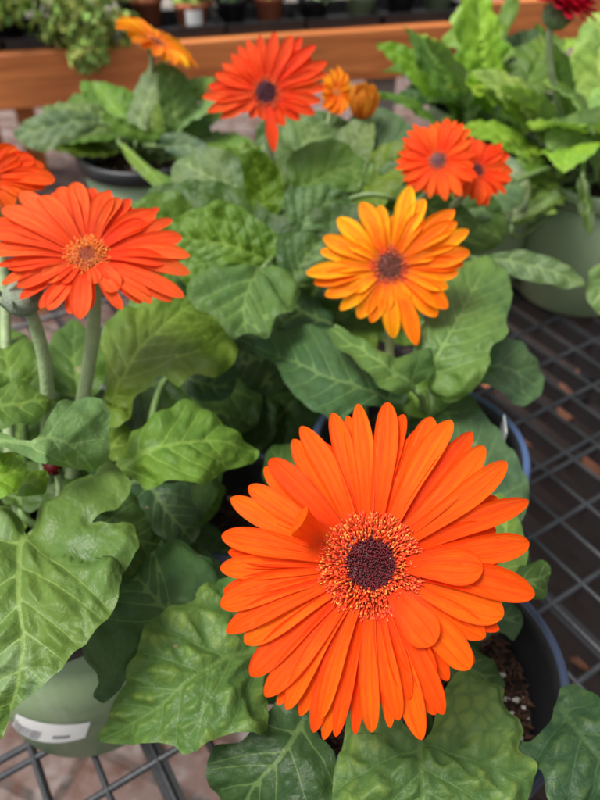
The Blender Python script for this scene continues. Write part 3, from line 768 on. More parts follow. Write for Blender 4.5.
for sx in (-.6, 1.2):
    for sy in (.05, 1.45):
        c = edge0 + db * sx + da * sy; V, F = box_mesh((c.x, c.y, GZ / 2 - .03), .035, .035, -GZ - .06, GB); mesh_obj('leg', V, F, M['grate'], bench, smooth=False)

# debris on the paving under the bench
V, F = [], []; q = random.Random(5)
for i in range(160):
    p = Vector((q.uniform(-.3, 1.3), q.uniform(-.2, 1.6), GZ + .006)); a = q.uniform(0, 6.28); s_ = q.uniform(.02, .055); b = len(V)
    for k in range(6):
        an = a + k * math.pi / 3; r_ = s_ * (1 if k % 3 == 0 else .5); V.append(p + Vector((math.cos(an) * r_, math.sin(an) * r_, q.uniform(-.002, .010))))
    F.append(tuple(range(b, b + 6)))
tag(mesh_obj('leaf_litter', V, F, simple('dry_leaves', (0.13, 0.045, 0.018), 0.8, 0.5, 8), smooth=False), 'scattered rusty dry leaf scraps on the brick paving under the bench', 'leaf litter', kind='stuff')

# display bench behind
T0 = Vector((-0.71, 1.774, -0.03))           # a point on the top front edge of the beam
def bb(s, d, z=0.0): return T0 + e_b * s + n_b * d + Vector((0, 0, z))
dbench = empty('display_bench', bb(0.3, .4, GZ + .03), 'low orange stained wooden display bench behind, crowded with trays', 'bench')
V, F = box_mesh(bb(-0.02, .02, -.063), 2.36, .04, .126, BEAM_A, bev=.003); mesh_obj('front_board', V, F, M['wood'], dbench, smooth=False)
V, F = [], []
for d in np.arange(.095, 1.2, .105): box_mesh(bb(-0.02, float(d) + .002, -.022), 2.30, .092, .02, BEAM_A, V, F, .002)
mesh_obj('top_slats', V, F, M['greywood'], dbench, smooth=False)
V, F = box_mesh(bb(-0.02, 1.23, -.0715), 2.36, .04, .14, BEAM_A, bev=.003); mesh_obj('back_board', V, F, M['wood'], dbench, smooth=False)
for s in (-1.12, -.1, 1.0):
    for d in (.09, 1.16):
        V, F = box_mesh(bb(s, d, (GZ + .03 - .035) / 2), .07, .07, -GZ - .03 - .035, BEAM_A, bev=.003); mesh_obj('leg', V, F, M['greywood' if s > 0 else 'wood'], dbench, smooth=False)
V, F = [], []
for (s, z) in ((.42, -.03), (-.66, -.09), (.42, -.11)):
    vv, ff = tube([bb(s, -.003, z), bb(s, .002, z)], .009, 12); b = len(V); V += vv; F += [tuple(i_ + b for i_ in f) for f in ff]
mesh_obj('bolt', V, F, M['black'], dbench)
# a second bench, right and behind
d2 = empty('display_bench', bb(1.9, .7, GZ + .03), 'orange stained display bench at the right edge, half hidden by the jagged leaved plant', 'bench')
V, F = box_mesh(bb(1.85, .22, -.063), 1.2, .04, .126, BEAM_A, bev=.003); mesh_obj('front_board', V, F, M['wood'], d2, smooth=False)
V, F = [], []
for d in np.arange(.30, 1.2, .105): box_mesh(bb(1.85, float(d), -.022), 1.2, .092, .02, BEAM_A, V, F, .002)
mesh_obj('top_slats', V, F, M['greywood'], d2, smooth=False)
for s in (1.35, 2.35):
    V, F = box_mesh(bb(s, .29, (GZ + .03 - .035) / 2), .07, .07, -GZ - .03 - .035, BEAM_A, bev=.003); mesh_obj('leg', V, F, M['wood'], d2, smooth=False)

# small foliage: little folded leaves in one mesh
def leaflets(cs, size, n, spread, q, upbias=.6, elong=1.5):
    V, F, C = [], [], []
    for i in range(n):
        c, rad = q.choice(cs)
        v = Vector((q.gauss(0, 1), q.gauss(0, 1), q.gauss(0, 1))).normalized() * (q.random()**.45)
        p = Vector(c) + Vector((v.x * rad[0], v.y * rad[1], v.z * rad[2]))
        nrm = (Vector((v.x, v.y, v.z + upbias)) + Vector((q.uniform(-.5, .5), q.uniform(-.5, .5), q.uniform(-.3, .5)))).normalized()
        d = nrm.orthogonal().normalized(); d = Matrix.Rotation(q.uniform(0, 6.28), 3, nrm) @ d; s_ = nrm.cross(d); l = size * q.uniform(.6, 1.3); w_ = l / elong * .5
        b = len(V); dr = -.25 * l
        V += [p, p + d * l * .35 + s_ * w_ + nrm * .12 * l, p + d * l * .75 + s_ * w_ * .8 + nrm * .05 * l, p + d * l + nrm * dr, p + d * l * .75 - s_ * w_ * .8 + nrm * .05 * l, p + d * l * .35 - s_ * w_ + nrm * .12 * l, p + d * l * .4 - nrm * .02 * l]
        F += [(b, b + 1, b + 6), (b + 1, b + 2, b + 6), (b + 2, b + 3, b + 6), (b + 3, b + 4, b + 6), (b + 4, b + 5, b + 6), (b + 5, b, b + 6)]
        k = q.uniform(.55, 1.5); y = q.uniform(.8, 1.35); C += [(k * y, k, k * .9)] * 7
    return V, F, C
def bg_plant(s, d, kind, hgt, wid, color, label, group, potk='tray', n=420, leaf=.022, potw=.085, spill=False, grey=False):
    base = bb(s, d, -.012); q = random.Random(int((s + 9) * 1000 + d * 77))
    ph = .075
    t = empty('small_pot', base + Vector((0, 0, .006)), label + (', its pot' if False else ''), 'plant pot', None)
    if potk == 'terra': mt = M['terra']
    elif potk == 'sage': mt = M['sage']
    else: mt = M['black']
    r0 = potw / 2
    V, F = lathe([(.001, 0), (r0 * .72, 0), (r0 * .95, ph * .8), (r0 * 1.04, ph * .8), (r0 * 1.04, ph), (r0 * .92, ph), (r0 * .88, ph * .75), (.001, ph * .8)], t.location, 28)
    mesh_obj('pot_body', V, F, mt, t)
    hp = empty(kind, base + Vector((0, 0, ph)), '', 'plant', group)
    cs = [((base.x, base.y, base.z + ph + hgt * .42), (wid / 2, wid / 2, hgt * .5))]
    if spill: cs += [(tuple(bb(s + .0, d - .09, ph - .02)), (wid * .45, .05, .05)), (tuple(bb(s + .0, -.02, -.005)), (.04, .025, .035))]
    V, F, C = leaflets(cs, leaf, n, 0, q)
    mesh_obj('foliage', V, F, M['foliage'], hp, dict(tint=C), color=color, smooth=False)
    V, F = [], []
    for i in range(7):
        a = q.uniform(0, 6.28); pp = bez(hp.location - Vector((0, 0, .012)), hp.location + Vector((0, 0, .02)), hp.location + Vector((math.cos(a) * wid * .2, math.sin(a) * wid * .2, hgt * .5)), hp.location + Vector((math.cos(a) * wid * .35, math.sin(a) * wid * .35, hgt * .7)), 5)
        vv, ff = tube(pp, .0016, 5); b = len(V); V += vv; F += [tuple(i_ + b for i_ in f) for f in ff]
    mesh_obj('stem', V, F, M['petiole'], hp)
    return t, hp
def tray(s, d, sx, sy, label, h=.035):
    c = bb(s, d, -.0115); t = empty('nursery_tray', c, label, 'tray', 'black plastic trays on the display bench')
    V, F = [], []
    box_mesh(c + Vector((0, 0, .003)), sx - .012, sy - .012, .004, BEAM_A, V, F)
    for a_, (ox, oy, lx, ly) in enumerate(((0, -sy / 2, sx, .005), (0, sy / 2, sx, .005), (-sx / 2, 0, .005, sy - .006), (sx / 2, 0, .005, sy - .006))):
        box_mesh(c + e_b * ox + n_b * oy + Vector((0, 0, h / 2)), lx, ly, h, BEAM_A, V, F)
    mesh_obj('tray_body', V, F, M['black'], t, smooth=False)
    V, F = [], []
    for (ox, oy, lx, ly) in ((0, -sy / 2 - .0045, sx + .018, .009), (0, sy / 2 + .0045, sx + .018, .009), (-sx / 2 - .0045, 0, .009, sy - .001), (sx / 2 + .0045, 0, .009, sy - .001)):
        box_mesh(c + e_b * ox + n_b * oy + Vector((0, 0, h + .0015)), lx, ly, .004, BEAM_A, V, F)
    mesh_obj('tray_lip', V, F, M['black'], t, smooth=False)
FG, FL, FP = (0.22, 0.36, 0.07), (0.36, 0.50, 0.11), (0.38, 0.47, 0.26)
# (s, d, kind, height, width, colour, pot, potlabel, plantlabel)
ROW1 = [
 (-.16, .11, .17, .26, FG, 'tray', 'black pot at the far left under the spreading herb', 'small green herb at the far left end of the display bench', False),
 (.02, .10, .16, .27, FG, 'tray', 'black pot left of the trailing herb', 'mid green bushy herb left of the trailing one', False),
 (.20, .10, .15, .30, (0.27, .38, .09), 'tray', 'black pot hidden under the trailing herb', 'yellow green herb trailing down over the orange front board', True),
 (.37, .20, .07, .10, FG, 'terra', 'terracotta pot behind the yellow orange side view gerbera', 'low green plant in the first terracotta pot', False),
 (.475, .11, .05, .09, FG, 'terra', 'terracotta pot with a white label facing the camera', 'low green plant in the white labelled terracotta pot', False),
 (.585, .14, .09, .13, (0.09, .16, .04), 'tray', 'round black pot in the glossy black tray', 'dark green tuft in the black tray right of the terracotta pots', False),
 (.69, .15, .07, .11, FL, 'terra', 'terracotta pot above the red orange gerbera', 'light green plant in the terracotta pot above the red orange gerbera', False),
 (.80, .10, .08, .13, FP, 'tray', 'black pot right of the red orange gerbera top', 'sparse grey green seedling right of the red orange gerbera', False),
 (.935, .11, .08, .13, FP, 'sage', 'small pale green pot in the black tray', 'pale seedling in the small pale green pot', False),
 (1.05, .11, .09, .13, FP, 'tray', 'black pot near the right end of the orange board', 'pale green seedling near the right end of the board', False),
 (1.17, .13, .09, .14, FL, 'sage', 'small pale green pot behind the upright jagged leaf', 'light green seedling behind the upright jagged leaf', False),
]
for i, (s, d, hg, wd, c, pk, pl, ll, sp) in enumerate(ROW1):
    t, hp = bg_plant(s, d, 'herb_plant', hg, wd, c, pl, 'small plants on the display bench', pk, 1500 if sp else (1100 if hg > .1 else 260), .024 if hg > .1 else .020, spill=sp)
    t['label'] = pl; t['group'] = 'small pots on the display bench'; hp['label'] = ll
    if 'white label' in pl:
        a0 = BEAM_A - math.pi / 2; V, F = [], []
        for k in range(7):
            a = a0 - .45 + .9 * k / 6
            for z_ in (.028, .062): V.append(Vector(t.location) + Vector((math.cos(a) * .0455, math.sin(a) * .0455, z_)))
        for k in range(6): F.append((2 * k, 2 * k + 2, 2 * k + 3, 2 * k + 1))
        mesh_obj('paper_label', V, F, M['whitep'], t)
for i, (s, sx, lb) in enumerate(((-.12, .24, 'black tray at the far left end of the display bench'), (.135, .24, 'black tray under the trailing herb'), (.42, .25, 'black tray holding the two left terracotta pots'),
                                (.655, .20, 'black tray directly above the red orange gerbera'), (.865, .20, 'black tray holding the small pale green pot'), (1.10, .24, 'black tray at the right end of the orange board'))):
    tray(s, .13, sx, .19, lb)
ORD = ['first', 'second', 'third', 'fourth', 'fifth', 'sixth', 'seventh', 'eighth', 'ninth', 'tenth']
for i in range(10):
    s = -.35 + i * .175 + rng.uniform(-.02, .02)
    ck, cn = rng.choice([(FG, 'mid green'), (FL, 'yellow green'), (FP, 'greyish green'), ((0.12, .22, .06), 'dark green')]); pk, pn = rng.choice([('tray', 'black'), ('terra', 'terracotta'), ('sage', 'pale green')])
    t, hp = bg_plant(s, .36, 'herb_plant', rng.uniform(.10, .16), rng.uniform(.17, .24), ck, '', 'small plants in the second row', pk, 420, .028)
    t['label'] = '%s small pot, %s from the left in the second row on the display bench' % (pn, ORD[i]); t['group'] = 'pots in the second row'
    hp['label'] = '%s bushy plant, %s from the left in the second row on the display bench' % (cn, ORD[i])
for i in range(5):
    ck, cn = rng.choice([(FG, 'mid green'), (FL, 'yellow green'), (FP, 'greyish green')])
    t, hp = bg_plant(1.45 + i * .17, .36 + (i % 2) * .12, 'herb_plant', .12, .17, ck, '', 'plants on the right display bench', 'tray', 220, .026)
    t['label'] = 'black pot, %s from the left on the right hand display bench' % ORD[i]; t['group'] = 'pots on the right display bench'
    hp['label'] = '%s bushy plant, %s from the left on the right hand display bench' % (cn, ORD[i])

# ================================================================== POTS AND PLANTS ON THE GRATE
UPC = lambda x, y, a, b, c=0: (Vector((0, 0, a)) - ray(x, y).normalized() * b + Vector((c, 0, 0))).normalized()
cM, cC, cL = (0.058, 0.160), (0.073, 0.302), (-0.132, 0.226)
cBL, cR, cR2, cB = (-0.178, 0.785), (0.312, 0.690), (0.205, 0.735), (-0.005, 0.505)
pM = pot(cM, 'sage green pot with black rim under the biggest orange gerbera', r=.063, h=.132, bits=90)
pC = pot(cC, 'pot with a dark rim tinted sky blue under the yellow orange gerbera', 'sky_tint_rim')
pL = pot(cL, 'sage green pot with a white barcode strip at the lower left', 'black', r=.063, h=.135)
pB = pot(cB, body='black', label='sage pot with its shade painted black, buried under the leaves of the red orange gerbera')  # black body: the shade under the leaves is put into its colour
pBL = pot(cBL, 'sage green pot with black rim farthest left at the back', 'black', r=.076, tp=.8)
pR = pot(cR, 'tall sage green pot at the right edge', 'sage', r=.082, h=.145, tp=.75)
pR2 = pot(cR2, 'sage green pot behind, left of the one at the right edge', 'sage', r=.080, h=.14, tp=.75)
pK = pot((-.040, .284), 'small dark pot with a blue black rim between the left and middle gerberas', r=.044, h=.10, bits=10, body='black')
def on_cone(c, x, y, r=0.063, h=0.135):
    rb = r * .90; best = None
    for a in np.linspace(math.pi, 2 * math.pi, 240):
        for z in np.linspace(.005, h - .02, 60):
            rr = rb + (r - .005 - rb) * z / (h - .016)
            X, Y, Z = c[0] + rr * math.cos(a), c[1] + rr * math.sin(a), z + .001
            D = Y * CP + (CH - Z) * SP; px = 300 + FPX * X / D; py = 400 + FPX * ((CH - Z) * CP - Y * SP) / D
            e = (px - x)**2 + (py - y)**2
            if best is None or e < best[0]: best = (e, a, z)
    return best[1], best[2]
def cone_pt(c, a, z, off, r=0.063, h=0.135):
    rb = r * .90; rr = rb + (r - .005 - rb) * z / (h - .016) + off
    return (c[0] + rr * math.cos(a), c[1] + rr * math.sin(a), z + .001)
cor = [on_cone(cL, *p) for p in ((18, 712), (12, 727), (91, 720), (84, 739))]
def lab_patch(u0, u1, v0, v1, off, nu=12):
    V, F = [], []
    for i in range(nu + 1):
        u = u0 + (u1 - u0) * i / nu
        for v in (v0, v1):
            a = (cor[0][0] * (1 - u) + cor[2][0] * u) * (1 - v) + (cor[1][0] * (1 - u) + cor[3][0] * u) * v
            z = (cor[0][1] * (1 - u) + cor[2][1] * u) * (1 - v) + (cor[1][1] * (1 - u) + cor[3][1] * u) * v
            V.append(cone_pt(cL, a, z, off))
    for i in range(nu): F.append((2 * i, 2 * i + 1, 2 * i + 3, 2 * i + 2))
    return V, F
V, F = lab_patch(0, 1, .05, .85, .0006, 20); st = mesh_obj('paper_label', V, F, M['whitep'], pL)
V, F = [], []
q = random.Random(3)
for i in range(26):
    u = .02 + i * .0165; vv, ff = lab_patch(u, u + q.choice((.004, .006, .009)), .40, .80, .0008, 1); b = len(V); V += vv; F += [tuple(j + b for j in f) for f in ff]
mesh_obj('barcode', V, F, M['ink'], st, smooth=False)
V, F = [], []
for i in range(6):
    u = .60 + i * .035; vv, ff = lab_patch(u, u + .02, .50, .64, .0008, 1); b = len(V); V += vv; F += [tuple(j + b for j in f) for f in ff]
mesh_obj('small_print', V, F, M['ink'], st, smooth=False)

# plant tag in the middle pot
tg = empty('plant_tag', (cC[0] + .050, cC[1] + .002, .100), 'narrow silvery plastic plant tag tucked inside the sky-tinted rim', 'plant tag')
V, F = box_mesh((cC[0] + .0500, cC[1] + .002, .122), .0008, .016, .050, R(-8)); mesh_obj('tag_blade', V, F, simple('milky_plastic', (.5, .52, .53), .3, .05, 30), tg, smooth=False)

def plant(c, label, z=.108, group='gerbera plants on the grate bench'):
    return empty('gerbera_plant', (c[0], c[1], z), label, 'flowering plant', group)
PM = plant(cM, 'gerbera bearing the biggest, sharpest orange flower in front')
PC = plant(cC, 'gerbera with one yellow orange flower with a dark red eye in the middle')
PL = plant(cL, 'gerbera at the left edge with orange flowers and large wet looking leaves')
PB = plant(cB, 'large gerbera with the red orange flower at top and a pair of orange ones')
PBL = plant(cBL, 'gerbera with a yellow orange flower seen from the side, farthest left at the back')
PR = plant(cR, 'gerbera with pale jagged leaves and a crimson flower at the right edge', .12)
PR2 = plant(cR2, 'bushy flowerless gerbera between the orange pair and the jagged leaved plant', .118)
def cr(c, dx=0, dy=0, z=.104): return (c[0] + dx, c[1] + dy, z)

# ---- main plant
tipsM = [(358,403.5,23,1),(388,402,27,0),(403.5,414,20,-1),(432,417,28,-1),(451.5,420,26,.6),(472,432,26,-1),(484.5,446,28,-.2),(507,462,28,.8),(528.6,501,26,0),(529.5,543,30,.3),
 (535,594.5,34,-.6),(504,615,36,.3),(485.5,637,28,-.7),(470.5,668.6,32,.2),(443.5,714.5,24,-.4),(435,715,22,-1.2),(421.5,740,26,-.8),(432,683,32,.5),
 (409,699.5,20,1),(398.5,720.5,21,.3),(371.5,732.5,20,.6),(335.5,737,15,.2),(323.5,740,16,-1),(320.5,719,17,1),(313,732.5,19,-.2),(286,710,20,.4),(277,705.5,16,-1),
 (265,696.5,26,.1),(250,675.5,28,-.2),(244,642.5,30,.9),(226,632,26,-.7),(220,605,30,.7),(223,591.5,22,-1),(220,568,26,.1),(221.5,535.5,28,.7),(230.5,498,26,.2),(248.5,486,24,-1),
 (269.5,459,28,.3),(301,426,27,1),(332.5,412.5,24,-.3),(347.5,415.5,18,-1.4),(495,560,24,-1.3),(228,552,22,-1.2),(300,716,20,-1.2),(420,428,20,-1.3),(355,735,14,-1.1),(390,728,16,-1.2)]
tipsM += ring_tips((371, 566), 138, 140, 26, 22, .07, seed=31, layers=1)
tipsM[-26:] = [(a_, b_, c_, -1.7) for a_, b_, c_, d_ in tipsM[-26:]]
flower(PM, cr(cM, -.005, .01), (371, 565), .222, UPC(371, 565, .25, .97), tipsM, 50, 25, (0.96, 0.118, 0.0012), wmul=.96, nring=1500, label='biggest orange flower head, in sharp focus',
       extra=[(268, 506, 32, 2.3, .80)], stem_r=.0033, arch=.045)
qq = random.Random(2)
# two short broad petals lying in front
h_ = [o for o in PM.children if o.name.startswith('flower_head')][0]
for (x, y, wpx, lay) in ((483, 568, 36, 3.4), (433.5, 645, 36, 3.4)):
    C_ = unp(371, 565, .222); n_ = UPC(371, 565, .25, .97); dr = ray(x, y); Cn = C_ + n_ * .004; tt = (Cn - Vector((0, 0, CH))).dot(n_) / dr.dot(n_); T_ = Vector((0, 0, CH)) + dr * tt
    d_ = (T_ - C_).normalized(); Vp, Fp, UV = petal_mesh(C_ + d_ * .011 + n_ * .0012, T_, n_, wpx * .222 / FPX, .05, .16, 0, .05, .3)
    mesh_obj('petal', Vp, Fp, M['petal'], h_, dict(puv=UV), color=(.96, .105, .0015))

hero_leaf(PM, cr(cM), [(268,660),(270,690),(265,715),(265,730),(250,736),(232,733),(212,739),(195,752),(183,754),(170,745),(152,742),(130,745),(100,741),(103,728),(110,712),(119,690),(131,666),(143,640),(149,622),(163,612),(185,606),(202,589),(222,577),(243,580),(262,600)],
          [(268,650),(247,652),(225,658),(190,680),(160,705),(125,728),(101,740)], (.150,.165,.135), (0.175, 0.27, 0.07), 'leaf_net', nv=6, step=2.6, pucker=1.5, label='netted green leaf with a pointed tip left of the flower')
hero_leaf(PM, cr(cM, 0, -.02), [(420,742),(405,728),(392,700),(375,690),(358,696),(349,716),(343,745),(334,770),(331,792),(338,820),(370,850),(420,872),(470,855),(512,822),(532,790),(533,766),(519,749),(521,735),(517,720),(503,704),(503,690),(490,684),(470,672),(455,676),(440,700),(432,728)],
          [(420,740),(421,772),(424,810),(424,862)], (.158,.160,.140), (0.175, 0.27, 0.08), 'leaf_net', nv=5, step=2.6, pucker=1.5, ang=62, label='broad netted green leaf at the bottom edge')
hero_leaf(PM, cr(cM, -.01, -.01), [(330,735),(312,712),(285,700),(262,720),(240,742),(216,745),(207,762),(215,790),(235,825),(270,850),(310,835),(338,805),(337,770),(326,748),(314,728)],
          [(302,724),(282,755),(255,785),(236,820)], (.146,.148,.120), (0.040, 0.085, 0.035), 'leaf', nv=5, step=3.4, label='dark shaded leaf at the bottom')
hero_leaf(PM, cr(cM, .03, -.01), [(560,690),(575,685),(592,691),(604,702),(640,728),(660,780),(640,830),(590,840),(555,815),(545,790),(541,772),(526,765),(514,752),(516,742),(530,741),(545,729),(554,708)],
          [(560,705),(585,740),(610,775),(640,825)], (.150,.156,.140), (0.07, 0.13, 0.06), 'leaf_net', nv=5, step=3.0, pet=False, label='bluish dark leaf at the bottom right corner')
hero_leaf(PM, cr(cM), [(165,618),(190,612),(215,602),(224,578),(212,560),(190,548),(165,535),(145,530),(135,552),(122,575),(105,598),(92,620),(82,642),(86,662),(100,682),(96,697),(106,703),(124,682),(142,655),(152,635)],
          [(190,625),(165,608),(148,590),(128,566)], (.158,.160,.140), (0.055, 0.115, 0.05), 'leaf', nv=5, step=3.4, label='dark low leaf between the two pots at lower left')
hero_leaf(PM, cr(cM, .02, .03), [(455,414),(475,412),(494,426),(507,446),(522,468),(531,490),(520,524),(500,540),(480,520),(465,480),(450,450)],
          [(470,530),(485,500),(482,465),(465,430)], (.150,.155,.150), (0.075, 0.14, 0.085), 'leaf', nv=5, step=3.6, label='blue green leaf behind the upper right petals')
hero_leaf(PM, cr(cM, .03, .02), [(470,520),(500,492),(512,505),(522,530),(528,553),(522,575),(505,600),(480,610),(465,590)],
          [(470,600),(492,570),(505,535),(507,500)], (.165,.168,.160), (0.15, 0.25, 0.06), 'leaf', nv=4, step=3.6, pet=True)
hero_leaf(PM, cr(cM, .03, .02), [(505,572),(520,560),(540,560),(551,570),(551,585),(543,597),(530,600),(512,598)],
          [(505,590),(522,585),(538,580),(550,572)], (.160,.172,.165), (0.06, 0.12, 0.035), 'leaf', nv=3, step=2.6, pet=False, droop=1.8, label='small leaf lobe curled under right of the petals')
hero_leaf(PM, cr(cM, .03, .02), [(470,612),(500,604),(518,604),(522,622),(515,640),(498,632),(480,640)],
          [(465,628),(485,622),(503,618),(520,615)], (.135,.135,.13), (0.07, 0.13, 0.07), 'leaf', nv=3, step=3.4, pet=False)
hero_leaf(PM, cr(cM, .02, 0), [(440,655),(462,640),(480,652),(500,668),(503,686),(490,700),(470,690),(450,680)],
          [(440,665),(460,666),(480,675),(498,690)], (.128,.128,.12), (0.075, 0.14, 0.06), 'leaf', nv=3, step=3.4, pet=False)
hero_leaf(PM, cr(cM, -.03, .04), [(262,470),(268,452),(285,444),(305,452),(320,475),(310,495),(285,495),(268,488)],
          [(320,500),(300,480),(285,465),(272,452)], (.135,.14,.13), (0.07, 0.14, 0.04), 'leaf', nv=4, step=3.4)
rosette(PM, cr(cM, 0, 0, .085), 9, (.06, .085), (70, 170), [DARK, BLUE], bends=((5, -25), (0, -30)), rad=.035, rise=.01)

# ---- left plant
hero_leaf(PL, cr(cL, .01, -.02), [(28,534),(36,516),(45,503),(62,491),(85,478),(105,464),(121,470),(131,484),(129,497),(116,510),(93,523),(110,527),(131,522),(138,540),(139,552),(131,563),(122,574),(121,582),(117,598),(105,620),(88,640),(76,650),(56,673),(32,695),(14,709),(5,722),(0,740),(-25,765),(-60,745),(-90,690),(-100,640),(-92,600),(-70,560),(-45,530),(-15,508),(8,508),(20,518)],
          [(28,530),(20,548),(19,600),(23,640),(16,690),(2,735)], (.200,.205,.180), (0.125, 0.215, 0.06), 'leaf_dirty', fold=.05, droop=.12, nv=6, step=2.6, pucker=1.3, ang=62, pr=.003, label='big leaf with pale dried residue at the left edge')
hero_leaf(PL, cr(cL, -.02, .01), [(0,432),(22,440),(38,436),(48,418),(62,403),(85,396),(101,402),(110,413),(109,430),(105,450),(101,461),(93,474),(82,469),(62,467),(40,461),(28,455),(8,452),(-20,450),(-22,436)],
          [(-15,443),(25,442),(50,436),(75,448),(93,471)], (.225,.232,.205), (0.14, 0.25, 0.11), 'leaf', nv=4, step=2.8, label='pale green leaf tip under the left flower stem')
hero_leaf(PL, cr(cL, .02, .02), [(118,462),(128,440),(143,425),(160,411),(185,403),(205,408),(225,422),(243,439),(259,452),(251,464),(226,470),(207,483),(185,484),(165,480),(150,490),(136,481),(124,474)],
          [(118,474),(140,455),(170,445),(210,440),(256,452)], (.185,.200,.175), (0.115, 0.225, 0.035), 'leaf', nv=6, step=2.6, pucker=1.3, label='glossy green oval leaf right of centre left')
hero_leaf(PL, cr(cL, .03, .04), [(104,392),(108,370),(100,345),(108,325),(128,309),(165,299),(200,296),(222,310),(243,322),(233,338),(238,352),(232,365),(215,377),(195,374),(180,384),(160,377),(150,386),(137,396),(130,420),(118,428),(106,420)],
          [(112,405),(130,362),(155,332),(180,312),(205,300)], (.185,.205,.175), (0.155, 0.25, 0.045), 'leaf', nv=7, step=2.8, pucker=1.2, label='yellow green leaf with a pale midrib behind the stem')
hero_leaf(PL, cr(cL, .03, .03), [(104,418),(118,424),(132,432),(136,445),(128,458),(114,462),(104,450),(98,435)], [(98,462),(110,448),(120,436),(134,432)], (.17,.175,.17), (0.12, 0.19, 0.03), 'leaf', nv=3, step=3.2, pet=False)
hero_leaf(PL, cr(cL, .04, .04), [(180,372),(200,366),(232,362),(237,384),(226,399),(205,402),(188,396)], [(182,376),(200,384),(220,386),(236,388)], (.145,.150,.14), (0.055, 0.11, 0.06), 'leaf', nv=4, step=3.2)
hero_leaf(PL, cr(cL, .03, .0), [(131,486),(160,484),(188,484),(193,500),(198,520),(198,536),(182,546),(165,541),(150,526),(138,510)], [(145,478),(160,500),(175,520),(192,538)], (.150,.150,.135), (0.050, 0.10, 0.052), 'leaf', nv=5, step=3.0, label='dark grey green leaf under the oval leaf')
hero_leaf(PL, cr(cL, -.03, .0), [(-20,458),(5,455),(22,458),(24,474),(16,492),(0,500),(-22,498)], [(-25,480),(-8,478),(8,475),(22,466)], (.215,.22,.21), (0.15, 0.29, 0.03), 'leaf', nv=3, step=3.0, pet=False, label='bright lime lobe at the left edge')
hero_leaf(PL, cr(cL, -.03, .0), [(10,476),(28,468),(45,470),(50,482),(44,494),(28,498),(14,494)], [(8,490),(22,485),(36,480),(48,476)], (.195,.20,.19), (0.14, 0.27, 0.03), 'leaf', nv=3, step=3.0, pet=False)
hero_leaf(PL, cr(cL, -.04, .03), [(-30,395),(-5,385),(25,383),(45,390),(55,402),(40,420),(15,428),(-10,425),(-30,415)], [(-30,405),(0,404),(25,402),(52,402)], (.205,.21,.20), (0.09, 0.17, 0.03), 'leaf', nv=4, step=3.4)
hero_leaf(PL, cr(cL, .0, .05), [(45,350),(58,330),(75,322),(92,335),(104,355),(105,380),(95,395),(75,398),(55,390),(44,372)], [(80,400),(76,375),(74,350),(76,325)], (.165,.175,.17), (0.085, 0.17, 0.035), 'leaf', nv=4, step=3.6)
hero_leaf(PL, cr(cL, -.03, .05), [(-20,340),(0,326),(20,330),(34,345),(38,365),(28,385),(5,392),(-20,385)], [(15,395),(10,375),(5,355),(4,330)], (.19,.20,.19), (0.10, 0.19, 0.035), 'leaf', nv=4, step=3.6)
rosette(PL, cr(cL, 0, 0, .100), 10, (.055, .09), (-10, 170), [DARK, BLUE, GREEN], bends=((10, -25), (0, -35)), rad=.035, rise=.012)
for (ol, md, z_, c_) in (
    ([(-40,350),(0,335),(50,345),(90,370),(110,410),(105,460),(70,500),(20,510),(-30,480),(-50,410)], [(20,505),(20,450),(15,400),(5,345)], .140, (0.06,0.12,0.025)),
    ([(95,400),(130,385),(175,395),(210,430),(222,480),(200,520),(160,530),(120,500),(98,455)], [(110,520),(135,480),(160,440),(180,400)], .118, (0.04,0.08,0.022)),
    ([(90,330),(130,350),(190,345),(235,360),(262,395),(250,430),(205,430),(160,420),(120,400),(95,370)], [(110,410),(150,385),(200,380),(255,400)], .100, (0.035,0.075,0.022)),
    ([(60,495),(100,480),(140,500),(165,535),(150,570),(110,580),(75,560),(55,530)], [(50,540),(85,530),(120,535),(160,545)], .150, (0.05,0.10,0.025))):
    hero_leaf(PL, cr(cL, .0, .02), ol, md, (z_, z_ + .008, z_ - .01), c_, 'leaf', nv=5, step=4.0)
# flowers of the left plant
nL = UPC(88, 257, .74, .66)
tips2 = [(75,182,24,-.4),(60,187,22,-1),(108,192,26,.3),(93,188,18,-1.3),(132,207,18,-1),(155,213,26,0),(182,237,22,.3),(190,256,22,0),(190,273,20,-.8),(184,297,20,-.6),(172,301,18,-1.2),(152,303,20,-.3),
 (117,291,26,1.6),(113,277,18,2.2),(80,319,26,.6),(48,310,22,-.2),(42,281,24,1),(17,287,20,-.6),(8,268,22,.4),(-12,252,24,-.2),(-14,232,24,.3),(2,208,26,.2),(20,192,24,-.3),(-6,220,20,-1.2),(40,196,22,.8),(120,198,16,.9),(146,222,20,1),(60,300,18,-1),(165,262,20,1.0),(140,297,16,.6),(62,283,16,1.8),(95,284,18,2.0)]
flower(PL, cr(cL, .0, .03), (88, 256), .315, nL, tips2 + [(x_, y_, 15, -1.5) for x_, y_, a_, b_ in ring_tips((88, 252), 94, 62, 22, 15, .06, seed=12, phase=.1)], 23, 8, (0.96, 0.115, 0.018), wmul=.86, label='orange flower head leaning towards the camera', stem_dir=(-.02, .0, -1), stem_r=.0036, arch=.07,
       ringcol=(.85, .20, .03), tipcol=(.9, .42, .06), darkcol=(.45, .10, .04), det=.8)
flower(PL, cr(cL, -.03, .03), (-14, 178), .36, UPC(10, 178, .6, .8), [(16,147,20,.2),(5,146,18,-.6),(34,158,20,-.3),(44,165,18,-.8),(55,180,20,.1),(46,186,20,-.4),(34,192,22,.4),(14,205,20,0),(-8,214,20,.3),(-35,212,20,0),(-60,200,20,0),(-75,180,20,.4),(-62,160,20,-.2),(-45,148,20,.2),(-20,142,20,.4),(26,172,18,1.2),(20,158,16,1)],
       17, 7, (0.96, 0.12, 0.006), label='orange flower head cut by the left edge', arch=.09, ringcol=(.7, .1, .02), det=.5)
